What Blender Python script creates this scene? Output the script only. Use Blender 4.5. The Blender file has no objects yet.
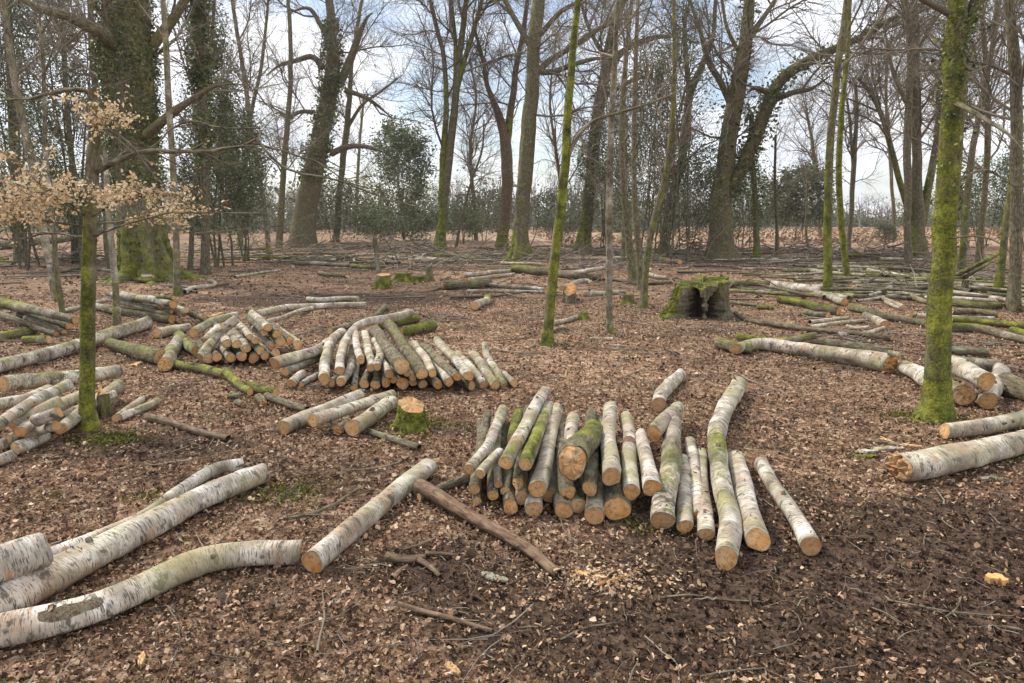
import bpy, math, random
import numpy as np
rng = np.random.default_rng(11)
random.seed(5)
S = bpy.context.scene
COL = S.collection
# ------------------------------------------------------------------ camera
W, H, F = 1024, 683, 683.0
CAM = np.array([0.0, 0.0, 2.0])
HOR = 216.0
TH = math.atan((H / 2 - HOR) / F)
FW = np.array([0, math.cos(TH), -math.sin(TH)])
UP = np.array([0, math.sin(TH), math.cos(TH)])
RT = np.array([1.0, 0, 0])
cd = bpy.data.cameras.new('camera'); cam = bpy.data.objects.new('camera', cd); COL.objects.link(cam)
cam.location = CAM; cam.rotation_euler = (math.pi / 2 - TH, 0, 0)
cd.sensor_width = 36; cd.lens = 24.0; cd.clip_start = 0.05; cd.clip_end = 3000
S.camera = cam

# ------------------------------------------------------------------ ground height
_g = np.random.default_rng(3)
_W = []
for wl, a in ((17, .05), (11, .045), (7, .03), (4.3, .022), (2.7, .016), (1.9, .012), (1.3, .009), (.9, .007), (.62, .005), (.45, .004)):
    for _ in range(2):
        t = _g.uniform(0, 2 * math.pi)
        _W.append((2 * math.pi / wl * math.cos(t), 2 * math.pi / wl * math.sin(t), _g.uniform(0, 6.28), a))
def gh(x, y):
    x = np.asarray(x, float); y = np.asarray(y, float)
    z = 0.0
    for kx, ky, p, a in _W:
        z = z + a * np.sin(kx * x + ky * y + p)
    d = np.hypot(x, y)
    return z * np.clip((110 - d) / 50, 0.0, 1) * np.clip(.16 + (d - 9) * .02, .16, .6)
def ray(px, py):
    a = (px - W / 2) / F; b = (H / 2 - py) / F
    return FW + a * RT + b * UP
def atY(px, py, Y):
    d = ray(px, py); return CAM + d * (Y / d[1])
def atZ(px, py, z=0.0):
    """point on the ray at height z above the local ground"""
    d = ray(px, py); g = 0.0
    for _ in range(8):
        t = (z + g - CAM[2]) / min(d[2], -1e-3)
        p = CAM + d * t
        g = float(gh(p[0], p[1]))
    return p
def mpp(p):
    """metres per pixel at a world point"""
    return float(np.dot(p - CAM, FW)) / F

# ------------------------------------------------------------------ mesh helpers
def mesh_obj(name, V, faces, mat, parent=None, loc=None, smooth=True, attrs=None, vecs=None):
    """faces: list of int arrays, each (n,k)"""
    V = np.asarray(V, float)
    if loc is not None: V = V - np.asarray(loc)
    me = bpy.data.meshes.new(name)
    me.vertices.add(len(V)); me.vertices.foreach_set('co', V.astype(np.float32).ravel())
    fl = [np.asarray(f, np.int32) for f in faces if len(f)]
    idx = np.concatenate([f.ravel() for f in fl])
    tot = np.concatenate([np.full(len(f), f.shape[1], np.int32) for f in fl])
    st = np.concatenate([[0], np.cumsum(tot)[:-1]]).astype(np.int32)
    me.loops.add(len(idx)); me.loops.foreach_set('vertex_index', idx)
    me.polygons.add(len(tot)); me.polygons.foreach_set('loop_start', st)
    me.update(calc_edges=True)
    me.polygons.foreach_set('use_smooth', np.full(len(tot), smooth))
    for k, v in (attrs or {}).items():
        a = me.attributes.new(k, 'FLOAT', 'POINT')
        a.data.foreach_set('value', np.broadcast_to(np.asarray(v, np.float32), (len(V),)).copy())
    for k, v in (vecs or {}).items():
        a = me.attributes.new(k, 'FLOAT_VECTOR', 'POINT')
        a.data.foreach_set('vector', np.asarray(v, np.float32).ravel())
    me.materials.append(mat)
    o = bpy.data.objects.new(name, me); COL.objects.link(o)
    if parent is not None: o.parent = parent
    elif loc is not None: o.location = loc
    return o
def tag(o, label=None, cat=None, group=None, kind=None):
    if label: o['label'] = label
    if cat: o['category'] = cat
    if group: o['group'] = group
    if kind: o['kind'] = kind
    return o
def empty(name, loc):
    o = bpy.data.objects.new(name, None); COL.objects.link(o); o.location = loc; o.empty_display_size = .2
    return o
def nrm(v): return v / np.maximum(np.linalg.norm(v, axis=-1, keepdims=True), 1e-9)

def tube_batch(P, R, k):
    """P (N,S,3), R (N,S) -> verts, quads, bark coords"""
    N, Sg, _ = P.shape
    T = nrm(np.gradient(P, axis=1))
    m = np.abs(T.mean(axis=1)); ref = np.eye(3)[np.argmin(m, axis=1)]
    U = nrm(np.cross(T, ref[:, None, :])); Vv = np.cross(T, U)
    th = np.arange(k) * 2 * math.pi / k
    c, s = np.cos(th), np.sin(th)
    V = P[:, :, None, :] + R[:, :, None, None] * (U[:, :, None, :] * c[None, None, :, None] + Vv[:, :, None, :] * s[None, None, :, None])
    L = np.concatenate([np.zeros((N, 1)), np.cumsum(np.linalg.norm(np.diff(P, axis=1), axis=2), axis=1)], axis=1)
    bc = np.stack([R[:, :, None] * c + 0 * L[:, :, None], R[:, :, None] * s + 0 * L[:, :, None], L[:, :, None] + 0 * c], -1)
    bc[..., 0] += (np.arange(N) * 1.37 % 50)[:, None, None]
    i = np.arange(N)[:, None, None] * (Sg * k) + np.arange(Sg - 1)[None, :, None] * k
    a = i + np.arange(k); b = i + (np.arange(k) + 1) % k
    Q = np.stack([a, b, b + k, a + k], -1).reshape(-1, 4)
    return V.reshape(-1, 3), Q, bc.reshape(-1, 3)
class MB:
    """collects tubes and sheets for ONE mesh"""
    def __init__(s): s.V = []; s.Q = []; s.B = []; s.M = []; s.T = []; s.n = 0
    def add(s, V, Q, bc=None, moss=0.0, tone=1.0):
        s.V.append(V); s.Q.append(np.asarray(Q) + s.n); s.B.append(bc if bc is not None else V)
        s.M.append(np.broadcast_to(np.asarray(moss, float), (len(V),))); s.T.append(np.broadcast_to(np.asarray(tone, float), (len(V),))); s.n += len(V)
    def tubes(s, P, R, k=3, **kw):
        V, Q, b = tube_batch(P, R, k); s.add(V, Q, b, **kw)
    def build(s, name, mat, parent=None, loc=None, smooth=True):
        return mesh_obj(name, np.concatenate(s.V), s.Q, mat, parent, loc, smooth,
                        {'moss': np.concatenate(s.M), 'tone': np.concatenate(s.T)}, {'bc': np.concatenate(s.B)})
def smooth_path(pts, n):
    """Catmull-Rom through rows of pts (any columns), n samples by arc length"""
    pts = np.asarray(pts, float)
    if len(pts) == 2:
        t = np.linspace(0, 1, n)[:, None]; return pts[0] * (1 - t) + pts[1] * t
    p = np.vstack([2 * pts[0] - pts[1], pts, 2 * pts[-1] - pts[-2]])
    out = []
    for i in range(1, len(p) - 2):
        t = np.linspace(0, 1, 24, endpoint=False)[:, None]
        a, b, c, d = p[i - 1], p[i], p[i + 1], p[i + 2]
        out.append(.5 * (2 * b + (c - a) * t + (2 * a - 5 * b + 4 * c - d) * t ** 2 + (3 * b - a - 3 * c + d) * t ** 3))
    out = np.vstack(out + [pts[-1:]])
    L = np.concatenate([[0], np.cumsum(np.linalg.norm(np.diff(out[:, :3], axis=0), axis=1))])
    q = np.linspace(0, L[-1], n)
    return np.stack([np.interp(q, L, out[:, j]) for j in range(out.shape[1])], 1)

# ------------------------------------------------------------------ materials
class NT:
    def __init__(s, tree): s.t = tree
    def n(s, typ, ins=None, **props):
        nd = s.t.nodes.new(typ)
        for k, v in props.items(): setattr(nd, k, v)
        for k, v in (ins or {}).items():
            if isinstance(v, bpy.types.NodeSocket): s.t.links.new(v, nd.inputs[k])
            else: nd.inputs[k].default_value = v
        return nd
    def math(s, op, a, b=0.5, clamp=False):
        return s.n('ShaderNodeMath', {0: a, 1: b}, operation=op, use_clamp=clamp).outputs[0]
    def noise(s, vec, scale, detail=3.0, rough=.55, dist=0.0):
        return s.n('ShaderNodeTexNoise', {'Vector': vec, 'Scale': scale, 'Detail': detail, 'Roughness': rough, 'Distortion': dist}).outputs[0]
    def ramp(s, fac, stops, interp='LINEAR'):
        nd = s.n('ShaderNodeValToRGB', {0: fac}); r = nd.color_ramp; r.interpolation = interp
        while len(r.elements) < len(stops): r.elements.new(1.0)
        for e, (p, c) in zip(r.elements, stops):
            e.position = p; e.color = (*c, 1) if not np.isscalar(c) else (c, c, c, 1)
        return nd.outputs[0]
    def mix(s, f, a, b, typ='MIX'):
        nd = s.n('ShaderNodeMix', data_type='RGBA', blend_type=typ)
        for k, v in ((0, f), (6, a), (7, b)):
            if isinstance(v, bpy.types.NodeSocket): s.t.links.new(v, nd.inputs[k])
            else: nd.inputs[k].default_value = v if k == 0 else (*v, 1)
        return nd.outputs[2]
    def vscale(s, vec, sc):
        return s.n('ShaderNodeVectorMath', {0: vec, 1: sc}, operation='MULTIPLY').outputs[0]
    def vadd(s, a, b):
        return s.n('ShaderNodeVectorMath', {0: a, 1: b}, operation='ADD').outputs[0]
    def attr(s, name, out='Fac'):
        return s.n('ShaderNodeAttribute', attribute_name=name).outputs[out]
def new_mat(name):
    m = bpy.data.materials.new(name); m.use_nodes = True; m.node_tree.nodes.clear(); return m, NT(m.node_tree)
def finish(g, color, rough=.9, bump=None, bstr=.4, bdist=.01, trans=None, spec=.25):
    bs = g.n('ShaderNodeBsdfPrincipled', {'Base Color': color, 'Roughness': rough, 'Specular IOR Level': spec})
    if bump is not None:
        b = g.n('ShaderNodeBump', {'Height': bump, 'Strength': bstr, 'Distance': bdist})
        g.t.links.new(b.outputs[0], bs.inputs['Normal'])
    out = bs.outputs[0]
    if trans:
        tr = g.n('ShaderNodeBsdfTranslucent', {'Color': color})
        out = g.n('ShaderNodeMixShader', {0: trans, 1: out, 2: tr.outputs[0]}).outputs[0]
    o = g.n('ShaderNodeOutputMaterial'); g.t.links.new(out, o.inputs[0])

def make_bark():
    m, g = new_mat('bark')
    rnd = g.n('ShaderNodeObjectInfo').outputs['Random']
    off = g.n('ShaderNodeCombineXYZ', {0: g.math('MULTIPLY', rnd, 37.0), 1: g.math('MULTIPLY', rnd, 91.0), 2: g.math('MULTIPLY', rnd, 53.0)}).outputs[0]
    bc = g.vadd(g.attr('bc', 'Vector'), off)
    moss, tone = g.attr('moss'), g.attr('tone')
    # white birch
    n1 = g.noise(bc, 5.0, 4)
    c = g.ramp(n1, [(.30, (.26, .23, .19)), (.45, (.46, .41, .35)), (.62, (.78, .74, .675))])
    hue = g.ramp(rnd, [(0, (.96, .91, .83)), (.5, (1, .98, .96)), (1, (.84, .84, .81))])
    c = g.mix(1.0, c, hue, 'MULTIPLY')
    tan = g.ramp(g.noise(bc, 3.1, 3), [(.50, 0.0), (.68, .7)])
    c = g.mix(tan, c, (.36, .235, .14))
    rings = g.ramp(g.noise(g.vscale(bc, (3.0, 3.0, 30.0)), 2.2, 4, .65), [(.50, 0.0), (.62, .5)])
    c = g.mix(rings, c, (.22, .19, .16))
    lent = g.ramp(g.noise(g.vscale(bc, (9.0, 9.0, 85.0)), 2.0, 3), [(.57, 0.0), (.62, .92)])
    c = g.mix(lent, c, (.07, .058, .046))
    fleck = g.ramp(g.noise(g.vscale(bc, (1.0, 1.0, 2.6)), 26.0, 4, .65), [(.58, 0.0), (.66, .85)])
    c = g.mix(fleck, c, (.09, .075, .06))
    peel = g.ramp(g.noise(g.vscale(g.vadd(bc, (4.0, 9.0, 2.0)), (1.0, 1.0, 2.2)), 5.5, 4, .6, .8), [(.62, 0.0), (.66, .8)])
    c = g.mix(peel, c, (.42, .25, .135))
    dark = g.ramp(g.noise(g.vscale(bc, (1.0, 1.0, 1.6)), 9.0, 5, .6, .5), [(.56, 0.0), (.63, .9)])
    c = g.mix(dark, c, (.075, .066, .056))
    alg = g.ramp(g.noise(bc, 2.0, 4), [(.44, 0.0), (.68, .6)])
    c = g.mix(alg, c, (.28, .265, .105))
    dirt = g.ramp(g.noise(g.vadd(bc, (7.0, 3.0, 1.0)), 3.4, 6, .7, .8), [(.47, 0.0), (.68, .7)])
    c = g.mix(dirt, c, (.22, .175, .12))
    # brown ridged bark
    rid = g.noise(g.vscale(bc, (16.0, 16.0, 4.5)), 2.3, 5, .65, .4)
    cb = g.ramp(rid, [(.32, (.032, .026, .017)), (.5, (.12, .098, .062)), (.7, (.26, .22, .15))])
    lich = g.ramp(g.noise(bc, 6.0, 4), [(.55, 0.0), (.68, .55)])
    cb = g.mix(lich, cb, (.25, .27, .16))
    redd = g.math('ADD', g.math('MULTIPLY', g.noise(bc, 1.3, 3), .22), g.math('MULTIPLY', g.math('SUBTRACT', tone, 1.15), 1.5), True)
    cb = g.mix(g.math('MULTIPLY', redd, .8), cb, g.ramp(rid, [(.3, (.07, .035, .022)), (.7, (.27, .15, .095))]))
    tn = g.math('ADD', tone, g.math('MULTIPLY', g.math('SUBTRACT', g.noise(bc, 2.6, 3), .5), .9))
    tn = g.ramp(tn, [(.38, 0.0), (.62, 1.0)])
    c = g.mix(tn, c, cb)
    # moss
    mn = g.noise(bc, 4.0, 5, .65); fine = g.noise(bc, 45.0, 3, .7)
    mf = g.math('ADD', g.math('MULTIPLY', moss, 1.2), g.math('MULTIPLY', g.math('SUBTRACT', mn, .58), 1.25))
    mf = g.ramp(g.math('ADD', mf, g.math('MULTIPLY', g.math('SUBTRACT', fine, .5), 1.2)), [(.20, 0.0), (.62, .95)])
    cm = g.ramp(g.math('ADD', g.math('MULTIPLY', fine, .4), g.math('MULTIPLY', g.noise(bc, 5.0, 5, .7), .6)), [(.37, (.022, .023, .007)), (.46, (.075, .082, .012)), (.54, (.165, .175, .02)), (.66, (.33, .32, .05))])
    c = g.mix(mf, c, cm)
    hgt = g.math('ADD', g.math('MULTIPLY', rid, tn), g.math('ADD', g.math('MULTIPLY', fine, mf), g.math('MULTIPLY', g.noise(g.vscale(bc, (8.0, 8.0, 30.0)), 3.0, 4), .5)))
    finish(g, c, .88, hgt, .55, .02)
    return m
def make_twig():
    m, g = new_mat('twig_bark')
    rnd = g.n('ShaderNodeNewGeometry').outputs['Random Per Island']
    c = g.ramp(rnd, [(0, (.09, .07, .05)), (.5, (.18, .145, .105)), (.85, (.27, .235, .18)), (1, (.15, .12, .075))])
    finish(g, c, .8); return m
def make_cut():
    m, g = new_mat('sawn_wood')
    rnd = g.n('ShaderNodeObjectInfo').outputs['Random']
    uv = g.attr('bc', 'Vector')
    off = g.n('ShaderNodeCombineXYZ', {2: g.math('MULTIPLY', rnd, 77.0)}).outputs[0]
    p = g.vadd(uv, off)
    d = g.n('ShaderNodeVectorMath', {0: g.vadd(uv, (.12, .08, 0)), 1: (1, 1, 0)}, operation='MULTIPLY').outputs[0]
    r = g.n('ShaderNodeVectorMath', {0: d}, operation='LENGTH').outputs['Value']
    r = g.math('ADD', r, g.math('MULTIPLY', g.noise(p, 1.7, 2), .25))
    ring = g.math('SINE', g.math('MULTIPLY', r, 52.0))
    big = g.noise(p, 1.1, 3)
    a = g.ramp(rnd, [(0, (.68, .33, .09)), (.35, (.74, .46, .19)), (.65, (.64, .27, .06)), (1, (.80, .56, .29))])
    c = g.mix(g.ramp(r, [(.35, .0), (1.1, .55)]), a, (.40, .175, .05))
    c = g.mix(g.ramp(big, [(.42, 0.0), (.62, .6)]), c, (.60, .43, .26))
    c = g.mix(g.math('MULTIPLY', g.math('ADD', g.math('MULTIPLY', ring, .5), .5), .22), c, (.24, .12, .045))
    heart = g.ramp(g.math('ADD', r, g.math('MULTIPLY', g.math('SUBTRACT', g.noise(p, 3.0, 3), .5), .5)), [(.12, .6), (.34, 0.0)])
    c = g.mix(heart, c, (.26, .12, .05))
    saw = g.noise(g.vscale(p, (2.0, 22.0, 1.0)), 2.0, 3)
    c = g.mix(g.ramp(saw, [(.45, 0.0), (.75, .4)]), c, (.25, .14, .065))
    dn = g.vadd(g.n('ShaderNodeVectorMath', {0: d}, operation='NORMALIZE').outputs[0], off)
    crack = g.math('MULTIPLY', g.ramp(g.noise(dn, 4.5, 3, .6), [(.60, 0.0), (.66, .8)]), g.ramp(r, [(.1, 1.0), (.9, .25)]))
    c = g.mix(crack, c, (.10, .05, .022))
    dirt = g.ramp(g.noise(p, 2.4, 5, .7), [(.50, 0.0), (.68, .8)])
    c = g.mix(dirt, c, (.14, .08, .042))
    grey = g.ramp(g.math('FRACT', g.math('MULTIPLY', rnd, 7.3)), [(.55, 0.0), (1, .4)])
    c = g.mix(grey, c, (.30, .215, .135))
    finish(g, c, .8, g.math('ADD', saw, g.math('MULTIPLY', ring, .1)), .35, .004); return m
def make_leafmat(name, stops, trans=.25, rough=.7, spec=.3):
    m, g = new_mat(name)
    rnd = g.n('ShaderNodeNewGeometry').outputs['Random Per Island']
    geo = g.n('ShaderNodeNewGeometry').outputs['Position']
    c = g.ramp(rnd, stops)
    c = g.mix(.5, c, g.ramp(g.noise(geo, 60.0, 2), [(.3, .45), (.7, 1.0)]), 'MULTIPLY')
    finish(g, c, rough, trans=trans, spec=spec); return m
def make_ground():
    m, g = new_mat('woodland_floor')
    pos = g.n('ShaderNodeNewGeometry').outputs['Position']
    mud, field = g.attr('mud'), g.attr('field')
    v1 = g.n('ShaderNodeTexVoronoi', {'Vector': g.vadd(pos, g.vscale(g.n('ShaderNodeTexNoise', {'Vector': pos, 'Scale': 9.0}).outputs[1], (.06, .06, .06))), 'Scale': 17.0})
    v2 = g.n('ShaderNodeTexVoronoi', {'Vector': pos, 'Scale': 31.0})
    cell = g.n('ShaderNodeSeparateColor', {0: v1.outputs['Color']}).outputs[0]
    cell2 = g.n('ShaderNodeSeparateColor', {0: v2.outputs['Color']}).outputs[1]
    leaf = g.ramp(cell, [(0, (.055, .032, .019)), (.28, (.18, .102, .055)), (.58, (.35, .215, .118)), (.85, (.52, .355, .22)), (1, (.70, .55, .39))])
    leaf2 = g.ramp(cell2, [(0, (.055, .033, .021)), (.5, (.18, .105, .066)), (1, (.40, .265, .18))])
    c = g.mix(.5, leaf, leaf2)
    soil = g.ramp(g.noise(pos, 30.0, 5, .7), [(.3, (.028, .018, .013)), (.7, (.10, .066, .047))])
    patch = g.math('ADD', g.noise(pos, 1.1, 5, .65), g.math('MULTIPLY', mud, .55))
    c = g.mix(g.ramp(patch, [(.50, 0.0), (.68, .85)]), c, soil)
    mg = g.ramp(g.math('ADD', g.noise(pos, .55, 5, .7), g.math('MULTIPLY', g.noise(pos, 7.0, 3), .25)), [(.72, 0.0), (.84, .6)])
    c = g.mix(mg, c, (.075, .085, .02))
    big = g.ramp(g.noise(pos, .16, 3), [(.35, .72), (.65, 1.15)])
    c = g.mix(1.0, c, big, 'MULTIPLY')
    br = g.ramp(g.noise(g.vscale(pos, (1.0, .35, 1.0)), .9, 5, .7), [(.3, (.18, .11, .07)), (.5, (.33, .225, .15)), (.7, (.46, .36, .25))])
    br = g.mix(g.ramp(g.n('ShaderNodeSeparateXYZ', {0: pos}).outputs[1], [(0, 0.0), (1, 0.0)]), br, (.3, .3, .2))
    c = g.mix(field, c, br)
    hgt = g.math('ADD', g.math('MULTIPLY', cell, .7), g.math('ADD', g.math('MULTIPLY', g.noise(pos, 26.0, 5, .7), .8), v1.outputs['Distance']))
    finish(g, c, .95, hgt, .8, .035, spec=.15); return m

BARK, TWIG, CUT, GROUND = make_bark(), make_twig(), make_cut(), make_ground()
LITTER = make_leafmat('fallen_leaf', [(0, (.04, .022, .014)), (.25, (.10, .056, .030)), (.5, (.225, .125, .070)), (.75, (.385, .232, .135)), (.93, (.58, .40, .25)), (1, (.70, .55, .39))], .12, .75)
BEECH = make_leafmat('dry_beech_leaf', [(0, (.45, .27, .13)), (.3, (.72, .53, .31)), (1, (.88, .75, .52))], .3, .6)
HOLLY = make_leafmat('holly_leaf', [(0, (.065, .09, .036)), (.5, (.14, .175, .075)), (.85, (.22, .25, .115)), (1, (.36, .37, .22))], .3, .5, .4)
PALEG = make_leafmat('scrub_leaf', [(0, (.08, .09, .05)), (.5, (.15, .16, .095)), (1, (.26, .26, .17))], .3, .6, .3)
IVY = make_leafmat('ivy_leaf', [(0, (.04, .06, .014)), (.5, (.11, .145, .035)), (.85, (.21, .245, .06)), (1, (.34, .34, .12))], .15, .45, .4)
MOSS = make_leafmat('moss', [(0, (.05, .06, .01)), (.5, (.12, .14, .02)), (1, (.24, .25, .05))], .2, .9, .1)
FARTW = make_leafmat('far_twig_hazed', [(0, (.12, .10, .09)), (.6, (.21, .18, .165)), (1, (.30, .27, .24))], 0, .9, .1)  # twig colour paled to grey, standing in for distance haze
BRACK = make_leafmat('bracken', [(0, (.20, .115, .065)), (.5, (.38, .25, .155)), (1, (.52, .40, .27))], .1, .9, .1)
CLOD = make_leafmat('soil_clod', [(0, (.03, .02, .014)), (.6, (.085, .054, .037)), (1, (.19, .122, .082))], 0, .95, .1)
CRUMB = make_leafmat('soil_crumb', [(0, (.018, .012, .009)), (.5, (.05, .03, .02)), (.8, (.13, .075, .046)), (1, (.34, .21, .135))], 0, .95, .1)
CHIP = make_leafmat('wood_chip', [(0, (.34, .20, .10)), (.5, (.52, .36, .21)), (1, (.70, .55, .38))], .05, .8)

# ------------------------------------------------------------------ leaves
LT = np.array([[0, 0, 0], [.30, .33, .05], [.25, .72, .07], [0, 1, .02], [-.25, .72, .07], [-.30, .33, .05]])
def leaves(name, pos, size, mat, parent=None, flat=0.0, loc=None, wide=1.0, droop=0.0, vary=.6):
    """one mesh of small folded leaf faces at pos (N,3); flat 1 = lying on the ground"""
    N = len(pos)
    L = np.repeat(LT[None], N, 0).copy()
    L[:, :, 0] *= wide * rng.uniform(1 - .5 * vary, 1 + .3 * vary, (N, 1)); L[:, 1:, :2] += rng.normal(0, .10 * vary, (N, 5, 2)); L[:, :, 2] *= rng.uniform(-3, 3.5, (N, 1))
    L[:, 3, 2] += rng.uniform(-.3, .3, N)
    L *= np.asarray(size if not np.isscalar(size) else np.full(N, size)).reshape(N, 1, 1)
    L[:, :, 1] -= L[:, 3:4, 1] / 2
    yaw = rng.uniform(0, 2 * math.pi, N); tilt = rng.normal(0, 1, (N, 2)) * (1.2 - flat)
    def rot(L, a, i, j):
        c, s = np.cos(a)[:, None], np.sin(a)[:, None]
        x, y = L[:, :, i].copy(), L[:, :, j].copy(); L[:, :, i] = c * x - s * y; L[:, :, j] = s * x + c * y
    rot(L, tilt[:, 0] - droop, 1, 2); rot(L, tilt[:, 1], 0, 2); rot(L, yaw, 0, 1)
    V = (L + pos[:, None, :]).reshape(-1, 3)
    b = np.arange(N)[:, None] * 6
    Q = np.concatenate([b + np.array([0, 1, 2, 3]), b + np.array([0, 3, 4, 5])])
    return mesh_obj(name, V, [Q], mat, parent, loc, smooth=False)

# ------------------------------------------------------------------ setting: sky, light
ELEV, AZ = math.radians(48), math.radians(-62)      # azimuth from +Y, clockwise
w = bpy.data.worlds.new('World'); S.world = w; w.use_nodes = True; w.node_tree.nodes.clear()
g = NT(w.node_tree)
sky = g.n('ShaderNodeTexSky', sky_type='NISHITA', sun_disc=False, sun_elevation=ELEV, sun_rotation=AZ).outputs[0]
dr = g.n('ShaderNodeTexCoord').outputs['Generated']
sep = g.n('ShaderNodeSeparateXYZ', {0: dr})
zc = g.math('ADD', g.math('MAXIMUM', sep.outputs[2], 0.0), .22)
pr = g.n('ShaderNodeCombineXYZ', {0: g.math('DIVIDE', sep.outputs[0], zc), 1: g.math('DIVIDE', sep.outputs[1], zc), 2: 0.35}).outputs[0]
cn = g.noise(pr, 1.15, 7, .58, .25)
cl = g.ramp(cn, [(.42, .2), (.55, 1.0)])
shade = g.ramp(g.noise(g.vadd(pr, (3.1, 1.7, .0)), 1.9, 5, .55), [(.33, (.68, .73, .82)), (.58, (.98, .98, 1.0))])
lum = g.math('ADD', g.math('MULTIPLY', g.math('MAXIMUM', sep.outputs[2], 0.0), 6.5), 7.6)
cloud = g.mix(1.0, shade, lum, 'MULTIPLY')
colr = g.mix(cl, sky, cloud)
bg = g.n('ShaderNodeBackground', {'Color': colr, 'Strength': .135})
o = g.n('ShaderNodeOutputWorld'); g.t.links.new(bg.outputs[0], o.inputs[0])
ld = bpy.data.lights.new('sun', 'SUN'); ld.energy = 3.3; ld.angle = math.radians(7); ld.color = (1, .93, .82)
sun = bpy.data.objects.new('sun', ld); COL.objects.link(sun)
sd = np.array([math.sin(AZ) * math.cos(ELEV), math.cos(AZ) * math.cos(ELEV), math.sin(ELEV)])
from mathutils import Vector
sun.rotation_euler = Vector(-sd).to_track_quat('-Z', 'Y').to_euler(); sun.location = (-20, -20, 40)
S.view_settings.view_transform = 'Standard'; S.view_settings.look = 'None'; S.view_settings.gamma = 1
S.view_settings.exposure = 0.36
S.render.engine = 'CYCLES'
S.cycles.use_denoising = True
S.cycles.max_bounces = 5; S.cycles.diffuse_bounces = 3; S.cycles.glossy_bounces = 2; S.cycles.transmission_bounces = 2; S.cycles.transparent_max_bounces = 4
S.cycles.caustics_reflective = False; S.cycles.caustics_refractive = False

# ------------------------------------------------------------------ setting: ground
def sstep(a, b, x): t = np.clip((x - a) / (b - a), 0, 1); return t * t * (3 - 2 * t)
def blob(x, y, c, sx, sy): return np.exp(-(((x - c[0]) / sx) ** 2 + ((y - c[1]) / sy) ** 2))
MUDC = [(atZ(890, 545), 1.3, .6), (atZ(830, 600), .9, .35), (atZ(985, 530), .6, .35), (atZ(760, 575), .6, .35), (atZ(990, 600), .6, .4), (atZ(640, 640), .9, .25), (atZ(760, 268), 4.5, .9), (atZ(440, 570), .4, .3), (atZ(330, 300), 2.6, 1.2), (atZ(150, 445), .6, .35), (atZ(900, 640), .8, .25)]
def mudf(x, y): return np.clip(sum(blob(x, y, c, sx, sy) for c, sx, sy in MUDC), 0, 1)
rr = np.concatenate([[0.02], 1.0 * 1.0125 ** np.arange(0, 560)])
aa = np.radians(np.concatenate([np.linspace(-62, 62, 420), np.linspace(66, 294, 46)]))   # from +Y, clockwise
A, R_ = np.meshgrid(aa, rr)
X, Y = R_ * np.sin(A), R_ * np.cos(A)
Z = gh(X, Y)
nr, na = X.shape
i = np.arange(nr - 1)[:, None] * na; a_ = np.arange(na); b_ = (a_ + 1) % na
Q = np.stack([i + a_, i + na + a_, i + na + b_, i + b_], -1).reshape(-1, 4)
fieldw = sstep(42, 52, Y + 0.25 * (X < 0) * X) * sstep(-25, 3, X - .10 * Y + 3)
gro = mesh_obj('ground', np.stack([X, Y, Z], -1).reshape(-1, 3), [Q[:, ::-1]], GROUND, attrs={'mud': mudf(X, Y).ravel(), 'field': fieldw.ravel()})
tag(gro, 'brown woodland floor of soil and dead leaves', 'ground', kind='structure')

def scatter(n, y0, y1, power=1.0, half=44):
    """random ground points inside the view wedge, denser near y0"""
    y = y0 + (y1 - y0) * rng.random(n) ** power
    x = (rng.random(n) * 2 - 1) * (y * math.tan(math.radians(half)) + .6)
    return x, y
# leaf litter: real leaves near, sparser farther out
xs, ys, sz = [], [], []
for n, y0, y1, s0, s1 in ((95000, 1.6, 4.6, .009, .040), (90000, 4.6, 8.5, .012, .048), (100000, 8.5, 17, .022, .058), (26000, 17, 38, .06, .12)):
    x, y = scatter(n, y0, y1)
    keep = rng.random(n) > np.clip(mudf(x, y) * 1.0, 0, .93) * (.82 + .25 * np.sin(x * 9 + 3 * np.sin(y * 7)))
    cl_ = .5 + .5 * np.sin(x * 2.1 + 1.7 * np.sin(y * 1.3)) * np.sin(y * 2.7 + 1.3 * np.sin(x * 1.9))
    c2 = .5 + .5 * np.sin(x * 7.3 + 2 * np.sin(y * 4.1)) * np.sin(y * 8.1 + 2 * np.sin(x * 5.2))
    keep &= rng.random(n) < .35 + .4 * cl_ + .4 * c2
    u_ = rng.random(keep.sum()); xs.append(x[keep]); ys.append(y[keep]); sz.append(s0 + (s1 - s0) * u_ ** 1.6)
xs, ys, sz = map(np.concatenate, (xs, ys, sz))
pos = np.stack([xs, ys, gh(xs, ys) + rng.uniform(.002, .026, len(xs))], -1)
tag(leaves('leaf_litter', pos, sz, LITTER, flat=.6, wide=1.0, vary=1.4), 'dead brown leaves lying over the woodland floor', 'leaf litter', kind='stuff')
x, y = scatter(130000, 1.6, 7.5, 1.2)
tag(leaves('soil_crumbs', np.stack([x, y, gh(x, y) + rng.uniform(0, .012, len(x))], -1), rng.uniform(.006, .02, len(x)), CRUMB, flat=.3, wide=.7, vary=1.4), 'dark crumbs of soil and broken leaf on the woodland floor', 'soil', kind='stuff')
x, y = scatter(60000, 1.8, 9); k_ = rng.random(60000) < mudf(x, y) * 1.1 - .15; x, y = x[k_], y[k_]
tag(leaves('soil_clods', np.stack([x, y, gh(x, y) + rng.uniform(.0, .02, len(x))], -1), rng.uniform(.012, .05, len(x)), CLOD, flat=0, vary=1.2), 'churned dark soil clods on the muddy ground', 'soil', kind='stuff')
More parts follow.
